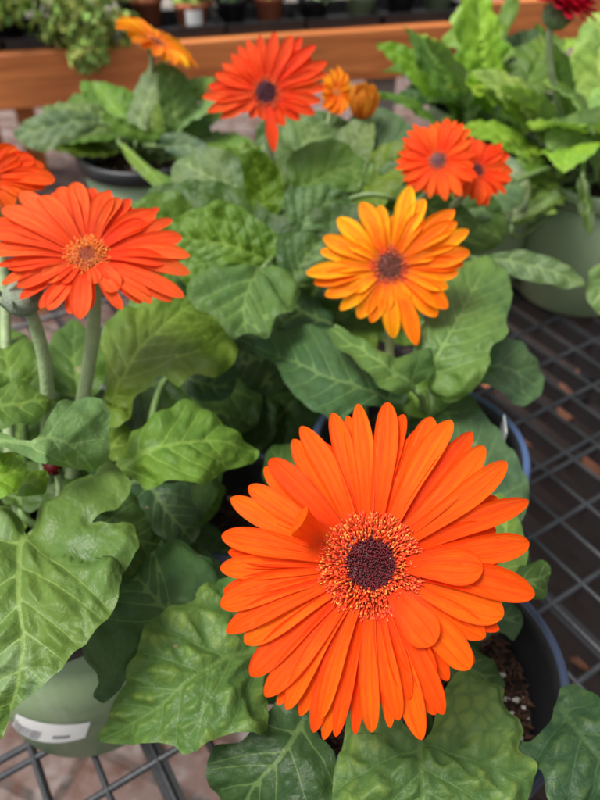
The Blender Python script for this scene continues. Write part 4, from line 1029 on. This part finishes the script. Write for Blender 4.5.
def bud(plant_, crown, px, depth, rpx, colr, mat, name='flower_bud', tipc=None, ax=(0, 0, 1), label=None, stem_r=.003, squash=1.0):
    C = unp(px[0], px[1], depth); r_ = rpx * depth / FPX; ax = Vector(ax).normalized(); e1 = ax.orthogonal().normalized(); e2 = ax.cross(e1)
    prof = [(.16, -1.0), (.55, -.85), (.9, -.45), (1.0, 0), (.93, .4), (.72, .72), (.4, .9), (.02, .95)]
    V, F = [], []; n_ = 30
    for i, (a, z) in enumerate(prof):
        for k_ in range(n_):
            an = k_ * 2 * math.pi / n_; rr = r_ * a * (1 + .05 * (k_ % 2) * (1 if 0 < i < 7 else 0)); V.append(C + ax * z * r_ * squash + (e1 * math.cos(an) + e2 * math.sin(an)) * rr)
    for i in range(len(prof) - 1):
        for k_ in range(n_): F.append((i * n_ + k_, i * n_ + (k_ + 1) % n_, (i + 1) * n_ + (k_ + 1) % n_, (i + 1) * n_ + k_))
    b = mesh_obj(name, V, F, M[mat], plant_, loc=C, color=colr)
    if label: b['label'] = label
    V, F = [], []
    q = random.Random(int(px[0]))
    for k_ in range(26):                  # bracts hugging the bud
        an = k_ * 2.4; z0 = -.7 + 1.0 * (k_ % 3) / 3; d1 = e1 * math.cos(an) + e2 * math.sin(an)
        s_ = ax.cross(d1); p0 = C + ax * z0 * r_ * squash + d1 * r_ * (.8 if z0 < -.3 else 1.02); p1 = p0 + ax * r_ * .35 + d1 * r_ * (.14 if z0 < 0 else .0); p2 = p0 + ax * r_ * .75 + d1 * r_ * (.06 if z0 < 0 else -.16)
        b0 = len(V); w_ = r_ * .13; V += [p0 - s_ * w_, p0 + s_ * w_, p1 + s_ * w_ * 1.1, p2, p1 - s_ * w_ * 1.1]; F.append((b0, b0 + 1, b0 + 2, b0 + 3, b0 + 4))
    mesh_obj('bract', V, F, M['bud'] if mat == 'bud' else M['calyx'], b)
    if tipc:
        for k_ in range(24):
            an = k_ * 2 * math.pi / 24 + q.uniform(-.1, .1); d1 = e1 * math.cos(an) + e2 * math.sin(an)
            Vp, Fp, UV = petal_mesh(C - ax * r_ * .2 * squash + d1 * r_ * 1.06, C + ax * r_ * q.uniform(2.3, 3.4) + d1 * r_ * q.uniform(.9, 1.7), d1, r_ * .85, .10, .1, nu=8, nvv=5)
            mesh_obj('petal', Vp, Fp, M['petal'], b, dict(puv=UV), color=tipc)
    if stem_r:
        s0 = C - ax * r_ * squash * .9; cr_ = Vector(crown); Ls = (s0 - cr_).length
        path = bez(s0, s0 + Vector((0.1, 0, -1)) * Ls * .35, cr_ + Vector((0, 0, Ls * .35)), cr_, 18)
        vv, ff = tube(path, [stem_r * (.9 + .3 * i / 18) for i in range(19)], 12); mesh_obj('stem', vv, ff, M['stem'], plant_)
    return b
bud(PL, cr(cL, -.012, .03), (23, 298), .315, 20, (.2, .25, .18), 'bud', ax=(-.15, -.1, 1), label='closed grey downy flower bud', stem_r=.0034, squash=.85)
bud(PL, cr(cL, -.01, .0), (53, 467), .345, 9, (.10, .008, .010), 'petal', name='young_bud', ax=(0, -.3, 1), label='tiny maroon bud between the leaves', stem_r=.0018)

# ---- middle plant
hero_leaf(PC, cr(cC, -.02, .01), [(251,346),(262,338),(278,332),(300,326),(330,327),(352,341),(378,365),(402,385),(408,400),(390,407),(362,406),(342,420),(330,421),(318,415),(300,400),(286,385),(277,366),(262,358)],
          [(402,402),(370,392),(330,378),(295,362),(255,346)], (.165,.185,.160), (0.060, 0.130, 0.060), 'leaf', nv=7, step=3.0, label='bluish dark leaf left of the yellow orange flower')
hero_leaf(PC, cr(cC, .0, .02), [(428,385),(415,365),(414,345),(426,320),(436,292),(447,268),(468,258),(495,261),(509,279),(512,300),(506,318),(507,335),(491,347),(490,364),(476,388),(455,401),(440,398)],
          [(418,394),(440,352),(462,312),(482,272)], (.165,.195,.185), (0.12, 0.215, 0.07), 'leaf', nv=8, step=2.8, pucker=1.5, label='light green puckered leaf right of the yellow orange flower')
hero_leaf(PC, cr(cC, .03, .0), [(448,376),(462,362),(485,347),(510,338),(530,351),(543,373),(541,394),(526,407),(511,401),(496,389),(470,386)],
          [(450,380),(480,368),(508,368),(536,384)], (.150,.160,.145), (0.080, 0.150, 0.085), 'leaf', nv=4, step=3.2, label='smooth blue green leaf over the grate')
hero_leaf(PC, cr(cC, -.01, .02), [(330,326),(350,333),(375,348),(400,356),(428,348),(436,365),(420,385),(400,395),(378,384),(355,362),(335,345)],
          [(420,388),(400,375),(370,356),(334,330)], (.185,.205,.195), (0.10, 0.19, 0.06), 'leaf', nv=5, step=3.0, droop=.6)
hero_leaf(PC, cr(cC, .01, .0), [(380,400),(410,385),(440,392),(470,398),(482,415),(470,430),(440,432),(410,425),(388,415)],
          [(400,405),(425,408),(450,412),(478,420)], (.14,.15,.14), (0.07, 0.13, 0.06), 'leaf', nv=4, step=3.4)
hero_leaf(PC, cr(cC, .01, .0), [(400,372),(420,378),(440,388),(446,404),(430,418),(408,415),(392,398)], [(396,380),(412,392),(428,402),(440,412)], (.155,.16,.15), (0.13, 0.24, 0.05), 'leaf', nv=3, step=3.4)
for (x_, y_, z_, a_, l_) in ((.01, .40, .075, 235, .10), (-.03, .385, .08, 250, .09), (-.085, .365, .09, 230, .085), (.045, .405, .08, 265, .08)):
    free_leaf(PB, (x_, y_ + .03, z_), R(a_), l_, DARK, 'smooth', (0, -35))
rosette(PC, cr(cC, 0, 0, .092), 9, (.05, .08), (60, 330), [DARK, BLUE, DARK], bends=((10, -25), (20, -20)), rad=.03, rise=.012)
hero_leaf(PC, cr(cC, -.03, .03), [(262,300),(280,292),(300,292),(322,302),(335,318),(325,332),(300,330),(275,326)], [(340,330),(315,318),(290,306),(266,300)], (.155,.165,.155), (0.04, 0.09, 0.035), 'leaf', nv=4, step=3.8)
nC = UPC(390, 267, .22, .97, -.05)
tips3 = [(410,186,20,.6),(424.6,199,18,.1),(394,215,14,-1),(454.7,210,20,.0),(457,222,18,.9),(469,230,18,.1),(470,252,22,.6),(458,273,20,0),(464,264,16,-1),(448,308,20,.5),(437,316,20,-.3),(416.7,345,18,.3),(394,338,18,.2),
 (371,322.5,18,1),(358,318,18,-.3),(340,310,16,-1),(325,295.6,20,0),(314,283,16,-1),(306,273,18,.5),(320,251,16,-.6),(323,237,18,.7),(337.5,218,20,0),(361,202,20,.5),(380,205,16,-.8),(423,212,16,1.9),(405,306,18,1.6),(384,312,18,2),(350,290,18,1.4),
 (345,240,14,1.8),(442,232,16,1.9),(448,288,16,1.5),(372,225,14,1.9),(330,268,14,1.5),(440,250,14,2.4),(428,308,14,-1.2),(348,226,14,-1.2)]
flower(PC, cr(cC, -.015, .02), (390, 267), .40, nC, tips3, 23, 12, (1.0, 0.32, 0.003), yel=.8, wmul=1.0, blunt=-.2, label='yellow orange flower head with a dark red eye', arch=.09, ringcol=(.58, .08, .03), tipcol=(.70, .22, .05), darkcol=(.20, .05, .025), det=.7, stem_r=.0028)

# ---- back centre plant
B_ = cr(cB)
hero_leaf(PB, B_, [(240,150),(250,147),(265,153),(277,168),(284,192),(281,210),(272,228),(262,238),(252,225),(247,200),(243,178)], [(262,240),(264,215),(262,185),(250,150)], (.50,.49,.47), (0.105, 0.20, 0.02), mode='t', nv=6, step=3.2, tilt=.2, droop=-.3, label='upright olive green leaf')
hero_leaf(PB, B_, [(168,236),(180,216),(203,206),(226,202),(245,210),(264,225),(286,243),(292,262),(272,270),(255,282),(230,292),(205,296),(185,285),(172,262)], [(290,268),(262,258),(228,245),(175,238)], (.465,.455,.455), (0.105, 0.205, 0.025), mode='t', nv=7, step=3.0, pucker=2.0, droop=.5, label='deeply puckered bright green leaf')
hero_leaf(PB, B_, [(186,290),(198,272),(230,266),(265,266),(290,272),(299,292),(292,312),(275,318),(268,338),(250,333),(232,338),(215,318),(196,308)], [(262,262),(250,285),(244,308),(246,334)], (.440,.415,.395), (0.10, 0.19, 0.06), mode='t', nv=5, step=3.2, pucker=1.6, label='grey green leaf hanging towards the camera')
hero_leaf(PB, B_, [(172,166),(190,152),(215,148),(240,158),(252,180),(247,200),(226,206),(205,205),(186,202),(174,186)], [(250,206),(230,190),(205,174),(178,162)], (.53,.53,.54), (0.12, 0.19, 0.085), mode='t', nv=6, step=3.2)
hero_leaf(PB, B_, [(130,205),(150,195),(175,192),(190,205),(180,222),(170,240),(150,250),(130,240),(120,222)], [(190,235),(172,225),(152,215),(128,210)], (.50,.49,.49), (0.10, 0.19, 0.03), mode='t', nv=5, step=3.4)
hero_leaf(PB, B_, [(150,225),(172,240),(178,262),(168,285),(150,292),(140,270),(142,245)], [(170,295),(164,270),(158,248),(152,228)], (.47,.465,.46), (0.09, 0.17, 0.03), mode='t', nv=5, step=3.4)
hero_leaf(PB, B_, [(285,165),(300,148),(320,140),(345,142),(362,158),(385,172),(380,190),(350,192),(320,190),(295,188)], [(300,192),(320,178),(345,168),(378,176)], (.53,.54,.545), (0.11, 0.21, 0.05), mode='t', nv=6, step=3.4)
hero_leaf(PB, B_, [(285,195),(305,186),(330,186),(350,196),(352,212),(335,228),(310,236),(290,225)], [(292,238),(305,220),(322,206),(348,196)], (.49,.49,.50), (0.085, 0.165, 0.07), mode='t', nv=6, step=3.4, pucker=1.8)
hero_leaf(PB, B_, [(278,240),(295,232),(318,235),(335,250),(330,270),(312,285),(292,285),(278,268)], [(290,290),(298,272),(308,255),(322,240)], (.46,.455,.455), (0.06, 0.125, 0.04), mode='t', nv=5, step=3.6)
hero_leaf(PB, B_, [(282,130),(295,118),(318,118),(335,128),(338,142),(320,150),(298,152),(285,145)], [(300,155),(305,142),(312,132),(322,120)], (.57,.58,.585), (0.13, 0.22, 0.10), mode='t', nv=5, step=3.6)
hero_leaf(PB, B_, [(350,118),(370,108),(392,112),(412,128),(418,150),(405,162),(380,165),(360,150),(350,135)], [(390,175),(385,155),(378,135),(370,112)], (.56,.575,.59), (0.075, 0.14, 0.075), mode='t', nv=5, step=3.6)
hero_leaf(PB, B_, [(395,190),(415,184),(440,192),(462,205),(478,222),(470,235),(445,232),(420,222),(400,208)], [(390,200),(415,205),(445,214),(472,228)], (.50,.51,.52), (0.09, 0.175, 0.045), mode='t', nv=5, step=3.6)
hero_leaf(PB, B_, [(470,180),(490,172),(512,176),(526,192),(520,206),(500,212),(480,222),(465,212),(462,195)], [(455,215),(475,205),(498,192),(522,182)], (.53,.545,.56), (0.14, 0.23, 0.12), mode='t', nv=5, step=3.6)
rosette(PB, cr(cB, 0, 0, .10), 14, (.08, .12), (-10, 350), [GREEN, GREEN, DARK, BLUE], bends=((45, 0), (35, -20), (25, -25)), rad=.04, rise=.02)
for (ol, md, t_, c_) in (
    ([(150,190),(185,180),(230,185),(262,200),(290,235),(285,275),(240,290),(190,285),(155,255),(140,220)], [(285,280),(245,250),(200,225),(150,200)], .505, (0.06,0.12,0.025)),
    ([(262,120),(300,110),(345,118),(380,140),(400,175),(395,215),(350,235),(300,230),(270,195),(255,150)], [(340,235),(330,195),(310,155),(285,118)], .60, (0.065,0.13,0.03)),
    ([(270,215),(320,205),(370,205),(420,225),(430,260),(395,300),(340,320),(290,305),(265,260)], [(300,310),(330,275),(365,245),(415,235)], .50, (0.05,0.10,0.028)),
    ([(230,320),(262,305),(300,320),(320,350),(300,385),(262,395),(235,370)], [(310,345),(285,350),(262,358),(236,365)], .475, (0.035,0.075,0.02)),
    ([(380,165),(420,158),(470,175),(500,205),(505,240),(470,255),(425,245),(392,215)], [(395,235),(425,220),(460,210),(500,215)], .545, (0.08,0.15,0.035))):
    hero_leaf(PB, B_, ol, md, (t_, t_ - .01, t_), c_, mode='t', nv=6, step=4.2)
rosette(PB, cr(cB, 0, 0, .11), 9, (.09, .12), (20, 170), [GREEN, OLIVE, GREY], bends=((65, 30), (55, 10)), rad=.03, rise=.03)
tips4 = [(275,32,15,.5),(292,35,15,.2),(260,35,14,-.2),(247,40,14,.3),(231,54,15,.2),(238,46,13,-1),(222,64,14,-.6),(215,74,15,.5),(208,86,14,-.2),(202,97,16,.4),(207,112,15,0),(220,118,14,-.6),(237,112,14,.8),(302,37,13,-.8),(316,45,15,.3),(312,58,14,-.9),(327,62,16,.3),(327,74,15,-.3),(325,88,15,.4),(321,101,14,-.4),(315,114,15,.3),(300,120,14,.2),(292,108,13,1),
 (274,152,15,1.0),(262,120,13,.2),(250,118,13,-.3),(284,126,14,-.2),(228,78,12,1.4),(308,72,12,1.4),(226,98,12,1.3),(245,60,12,1.4),(285,55,12,1.3),(298,96,12,1.4)]
flower(PB, cr(cB, -.01, .01), (266, 93), .50, UPC(266, 93, .3, .95), tips4, 17, 10, (0.96, 0.085, 0.012), wmul=.86, blunt=-.4, label='red orange flower head with a purple eye at the top', arch=.07, ringcol=(.75, .09, .02), tipcol=(.8, .25, .05), darkcol=(.10, .016, .03), det=.55, stem_dir=(.02, 0, -1))
flower(PB, cr(cB, .02, .01), (438, 161), .47, UPC(438, 161, .45, .9, -.1), ring_tips((438, 160), 41, 39, 32, 10, .12, seed=4) + ring_tips((438, 161), 29, 28, 22, 9, .1, seed=8, phase=.2, layers=1), 12, 6.5, (0.96, 0.11, 0.008), blunt=-.3, label='left flower head of the orange pair', arch=.08, ringcol=(.7, .09, .02), darkcol=(.16, .03, .03), det=.45)
flower(PB, cr(cB, .03, .01), (476, 171), .485, UPC(476, 171, .45, .9, .25), ring_tips((478, 171), 33, 33, 28, 9, .12, seed=5) + [(480, 205, 14, 1)] + ring_tips((478, 172), 22, 22, 18, 8, .1, seed=9, phase=.2, layers=1), 10, 6, (0.96, 0.10, 0.008), blunt=-.3, label='right flower head of the orange pair', arch=.08, ringcol=(.7, .09, .02), darkcol=(.16, .03, .035), det=.4)
flower(PB, cr(cB, .01, .02), (336, 93), .57, UPC(336, 93, .5, .45, .45), ring_tips((336, 92), 15, 25, 22, 9, .12, seed=14) + ring_tips((337, 93), 9, 15, 14, 8, .1, seed=15, layers=1), 6, 3, (0.97, 0.34, 0.006), yel=.8, blunt=.2, label='small yellow orange flower head tucked behind the red orange one', arch=.10, det=.3, ringcol=(.8, .3, .03), tipcol=(.9, .45, .05), darkcol=(.6, .2, .04), stem_r=.0022)
bud(PB, cr(cB, .02, .02), (362, 113), .57, 9, (.15, .2, .08), 'calyx', tipc=(.75, .30, .03), ax=(.05, -.1, 1), label='half open yellow bud right of the small yellow orange flower', stem_r=.0022)

# ---- back left plant
c0 = cr(cBL)
hero_leaf(PBL, c0, [(14,133),(30,118),(55,110),(80,112),(98,118),(95,130),(78,138),(60,146),(45,152),(30,148),(20,142)], [(98,122),(75,122),(48,128),(18,136)], (.74,.72,.72), (0.13, 0.20, 0.12), mode='t', nv=5, step=3.0, droop=.5)
hero_leaf(PBL, c0, [(92,82),(100,82),(112,92),(122,104),(128,118),(120,122),(108,112),(98,98)], [(124,122),(114,106),(104,94),(94,83)], (.75,.76,.77), (0.12, 0.25, 0.02), mode='t', nv=3, step=2.6)
hero_leaf(PBL, c0, [(132,100),(140,78),(152,66),(166,62),(170,75),(160,95),(150,115),(142,135),(130,138),(126,118)], [(136,140),(142,115),(152,88),(164,64)], (.75,.75,.76), (0.15, 0.225, 0.11), mode='t', nv=5, step=2.8, tilt=.4)
hero_leaf(PBL, c0, [(160,66),(178,68),(190,82),(196,102),(205,118),(212,135),(200,142),(180,135),(165,120),(158,98)], [(175,142),(175,120),(172,95),(168,68)], (.76,.75,.74), (0.09, 0.17, 0.05), mode='t', nv=6, step=2.8, tilt=-.3)
hero_leaf(PBL, c0, [(100,112),(118,116),(135,125),(150,132),(165,128),(160,140),(140,142),(122,136),(108,126)], [(162,138),(142,133),(122,126),(103,115)], (.73,.71,.70), (0.11, 0.21, 0.035), mode='t', nv=4, step=2.8)
hero_leaf(PBL, c0, [(120,143),(130,148),(142,160),(158,172),(175,180),(180,198),(170,202),(155,188),(140,174),(128,160)], [(122,145),(138,160),(156,178),(174,198)], (.70,.67,.645), (0.14, 0.24, 0.04), mode='t', nv=5, step=2.8, label='leaf drooping over the front of the black rim')
hero_leaf(PBL, c0, [(160,138),(180,132),(200,140),(212,152),(205,162),(185,160),(168,152)], [(158,148),(175,146),(192,148),(208,156)], (.73,.72,.71), (0.08, 0.14, 0.09), mode='t', nv=4, step=2.8)
for a_, l_ in ((185, .09), (335, .075)):
    free_leaf(PBL, (cBL[0] + math.cos(R(a_)) * .03, cBL[1] + math.sin(R(a_)) * .03, .138), R(a_), l_, rng.choice([GREY, GREEN]), 'smooth', (25, -40))
rosette(PBL, cr(cBL, 0, 0, .11), 11, (.08, .11), (-30, 200), [GREEN, GREY, OLIVE], bends=((60, 15), (45, 0), (30, -15)), rad=.03, rise=.02)
nBL = (Vector((0.50, .06, .86)))
C5 = unp(156, 43, .74)
tb = []
for i in range(26):
    a = 2 * math.pi * i / 26; e1 = nBL.normalized().orthogonal().normalized(); e2 = nBL.normalized().cross(e1); r_ = .047 * rng.uniform(.88, 1.1)
    P_ = C5 + (e1 * math.cos(a) + e2 * math.sin(a)) * r_; D = P_.y * CP + (CH - P_.z) * SP
    tb.append((300 + FPX * P_.x / D, 400 + FPX * ((CH - P_.z) * CP - P_.y * SP) / D, 12, (i % 2) * 1.6 - .8))
flower(PBL, cr(cBL), (156, 43), .74, nBL, tb, 13, 7, (0.97, 0.34, 0.006), yel=.8, label='yellow orange flower head seen from the side', arch=.10, det=.4, ringcol=(.8, .2, .02), tipcol=(.9, .45, .05), stem_dir=(0, 0, -1), lift=.0)

# ---- right back plants
cr_R = cr(cR, 0, 0, .12)
hero_leaf(PR, cr_R, [(545,136),(558,120),(578,112),(605,106),(640,112),(655,135),(640,150),(628,172),(618,155),(606,152),(598,181),(590,162),(577,152),(568,165),(558,178),(553,157),(547,148)], [(640,118),(612,126),(585,132),(548,140)], (.66,.64,.62), (0.17, 0.27, 0.10), mode='t', nv=6, step=2.8, jag=.02, label='pale jagged leaf hanging over the pot at the right edge')
hero_leaf(PR, cr_R, [(376,45),(388,42),(408,46),(428,58),(447,74),(462,90),(468,106),(455,110),(440,101),(424,96),(410,80),(392,62)], [(468,112),(445,90),(418,68),(380,45)], (.80,.79,.78), (0.15, 0.30, 0.025), mode='t', nv=5, step=2.8, jag=.025, label='bright lime leaf pointing left')
hero_leaf(PR, cr_R, [(462,62),(455,40),(460,15),(470,-5),(480,5),(486,22),(500,12),(508,-8),(520,2),(512,25),(500,45),(492,62),(480,72)], [(476,85),(480,60),(486,30),(496,-8)], (.86,.87,.88), (0.14, 0.24, 0.05), mode='t', nv=5, step=2.8, jag=.03)
hero_leaf(PR, cr_R, [(500,155),(518,160),(528,178),(530,200),(524,216),(508,222),(502,200),(498,176)], [(512,225),(516,200),(514,180),(506,158)], (.64,.63,.63), (0.22, 0.28, 0.19), mode='t', nv=4, step=3.0, label='whitish leaf underside beside the orange pair')
hero_leaf(PR, cr_R, [(505,210),(520,206),(540,198),(556,190),(560,197),(545,208),(528,218),(510,222)], [(506,217),(525,212),(542,203),(558,194)], (.64,.635,.63), (0.16, 0.25, 0.10), mode='t', nv=3, step=2.8)
hero_leaf(PR, cr_R, [(578,178),(586,180),(592,200),(594,225),(590,236),(583,225),(578,205)], [(584,178),(586,195),(588,215),(590,234)], (.60,.59,.58), (0.05, 0.09, 0.02), mode='t', nv=4, step=2.6, label='narrow dark leaf hanging against the pot at the right edge')
hero_leaf(PR, cr(cR, -.02, -.02, .12), [(487,257),(505,252),(522,250),(550,257),(573,269),(586,284),(566,288),(545,284),(525,280),(505,272)], [(487,259),(515,262),(548,270),(584,284)], (.50,.49,.485), (0.12, 0.195, 0.10), mode='t', nv=6, step=2.8, label='grey green leaf lying over the grate')
hero_leaf(PR, cr(cR, .0, -.02, .12), [(588,272),(596,266),(612,262),(625,275),(622,298),(605,315),(592,306),(587,290)], [(622,268),(610,280),(600,292),(594,304)], (.49,.48,.475), (0.14, 0.23, 0.10), mode='t', nv=4, step=2.8)
for (az, el, ln, bx, by, bz, cl, kd) in (
    (160, (60, 15), .15, -.05, .03, .05, LIME, 'jagged'), (185, (45, 0), .14, -.06, 0, .03, LIME, 'jagged'), (205, (35, -20), .13, -.05, -.02, .02, PALE, 'jagged'),
    (130, (70, 30), .15, -.03, .03, .06, PALE, 'jagged'), (95, (75, 40), .16, 0, .04, .06, PALE, 'jagged'), (60, (65, 20), .15, .03, .03, .05, GREEN, 'jagged'),
    (225, (50, 0), .12, -.04, -.02, .05, LIME, 'lobed'), (250, (60, 10), .12, -.02, -.03, .06, PALE, 'jagged'), (170, (75, 45), .15, -.03, .02, .07, GREEN, 'jagged'),
    (20, (50, 0), .13, .05, 0, .03, PALE, 'jagged'), (200, (70, 20), .13, -.05, 0, .05, PALE, 'lobed'), (150, (45, -15), .16, -.07, .05, .03, GREEN, 'jagged'), (290, (35, -10), .10, .02, -.04, .04, PALE, 'jagged')):
    for k_ in range(2): free_leaf(PR, (cR[0] + bx + k_ * rng.uniform(-.03, .03), cR[1] + by + k_ * rng.uniform(-.03, .03), .12 + bz * rng.uniform(.6, 1.1)), R(az + k_ * rng.uniform(-30, 30)), ln * (.80 - .1 * k_), rng.choice([cl, cl, PALE]), rng.choice([kd, 'lobed']), (el[0] * .85, el[1] - 25) if k_ else el, rng.uniform(-.3, .3))
for (az, el, ln, bx, by, bz, cl, kd) in (
    (180, (55, 0), .12, -.04, 0, .03, GREEN, 'lobed'), (140, (65, 20), .13, -.03, .03, .04, GREEN, 'lobed'), (100, (70, 30), .14, 0, .04, .04, PALE, 'jagged'), (215, (40, -20), .11, -.04, -.03, .02, GREEN, 'smooth'),
    (240, (35, -20), .11, -.02, -.04, .02, GREY, 'lobed'), (270, (45, -10), .10, 0, -.04, .02, GREEN, 'lobed'), (60, (60, 10), .13, .03, .03, .04, GREEN, 'jagged'), (165, (30, -25), .12, -.05, .01, .0, DARK, 'smooth'),
    (120, (80, 50), .14, -.01, .02, .05, LIME, 'jagged'), (195, (75, 40), .12, -.02, 0, .04, GREEN, 'jagged'), (300, (30, -20), .09, .02, -.04, .01, DARK, 'smooth')):
    free_leaf(PR2, (cR2[0] + bx, cR2[1] + by, .115 + bz), R(az), ln, cl, kd, el, rng.uniform(-.2, .2))
# crimson double flower, mostly above the frame
C6 = unp(566, 2, .70); n6 = Vector((.15, -.25, 1)).normalized()
V6 = bud(PR, cr(cR, -.03, 0, .12), (556, 17), .60, 14, (.1, .16, .06), 'calyx', name='flower_head', ax=(.35, -.1, 1), label='crimson double flower head cut by the top edge', stem_r=.0034, squash=.8)
q = random.Random(21); ax6 = Vector((.35, -.1, 1)).normalized(); e1 = ax6.orthogonal().normalized(); e2 = ax6.cross(e1); C6 = unp(559, 9, .60)
for i in range(90):
    a = i * 2.4; rr = .036 * (.45 + .55 * (i / 90)); d1 = e1 * math.cos(a) + e2 * math.sin(a); lift = .030 * (1 - i / 90) + .002
    Vp, Fp, UV = petal_mesh(C6 + d1 * .008 + ax6 * .004, C6 + d1 * rr + ax6 * lift, (ax6 - d1 * .2), .010, .05, .12, 0, q.uniform(-.3, .3), nu=9, nvv=5)
    mesh_obj('petal', Vp, Fp, M['petal'], V6, dict(puv=UV), color=(.62 * q.uniform(.8, 1.1), .010, .045))

# plants further back on the grate, behind the right group
cF = (0.52, 0.98); PF = plant(cF, 'leafy gerbera standing behind at the upper right corner', .118); pot(cF, 'sage green pot behind the upper right foliage', 'sage', soil=False)
rosette(PF, (cF[0], cF[1], .12), 26, (.09, .13), (0, 360), [GREEN, LIME, PALE], kind=['jagged', 'lobed'], bends=((70, 30), (55, 0), (40, -10)), rad=.04, rise=.03)
cG = (0.235, 0.93); PG = plant(cG, 'leafy gerbera behind, between the yellow buds and the jagged leaves', .118); pot(cG, 'sage green pot hidden behind the bushy flowerless gerbera', 'sage', soil=False)
rosette(PG, (cG[0], cG[1], .12), 18, (.08, .115), (0, 360), [GREEN, DARK, LIME], kind=['jagged', 'lobed'], bends=((60, 20), (45, 0), (30, -20)), rad=.04, rise=.02)

bpy.context.view_layer.update()
print('objects', len(bpy.data.objects), 'verts', sum(len(m.vertices) for m in bpy.data.meshes))
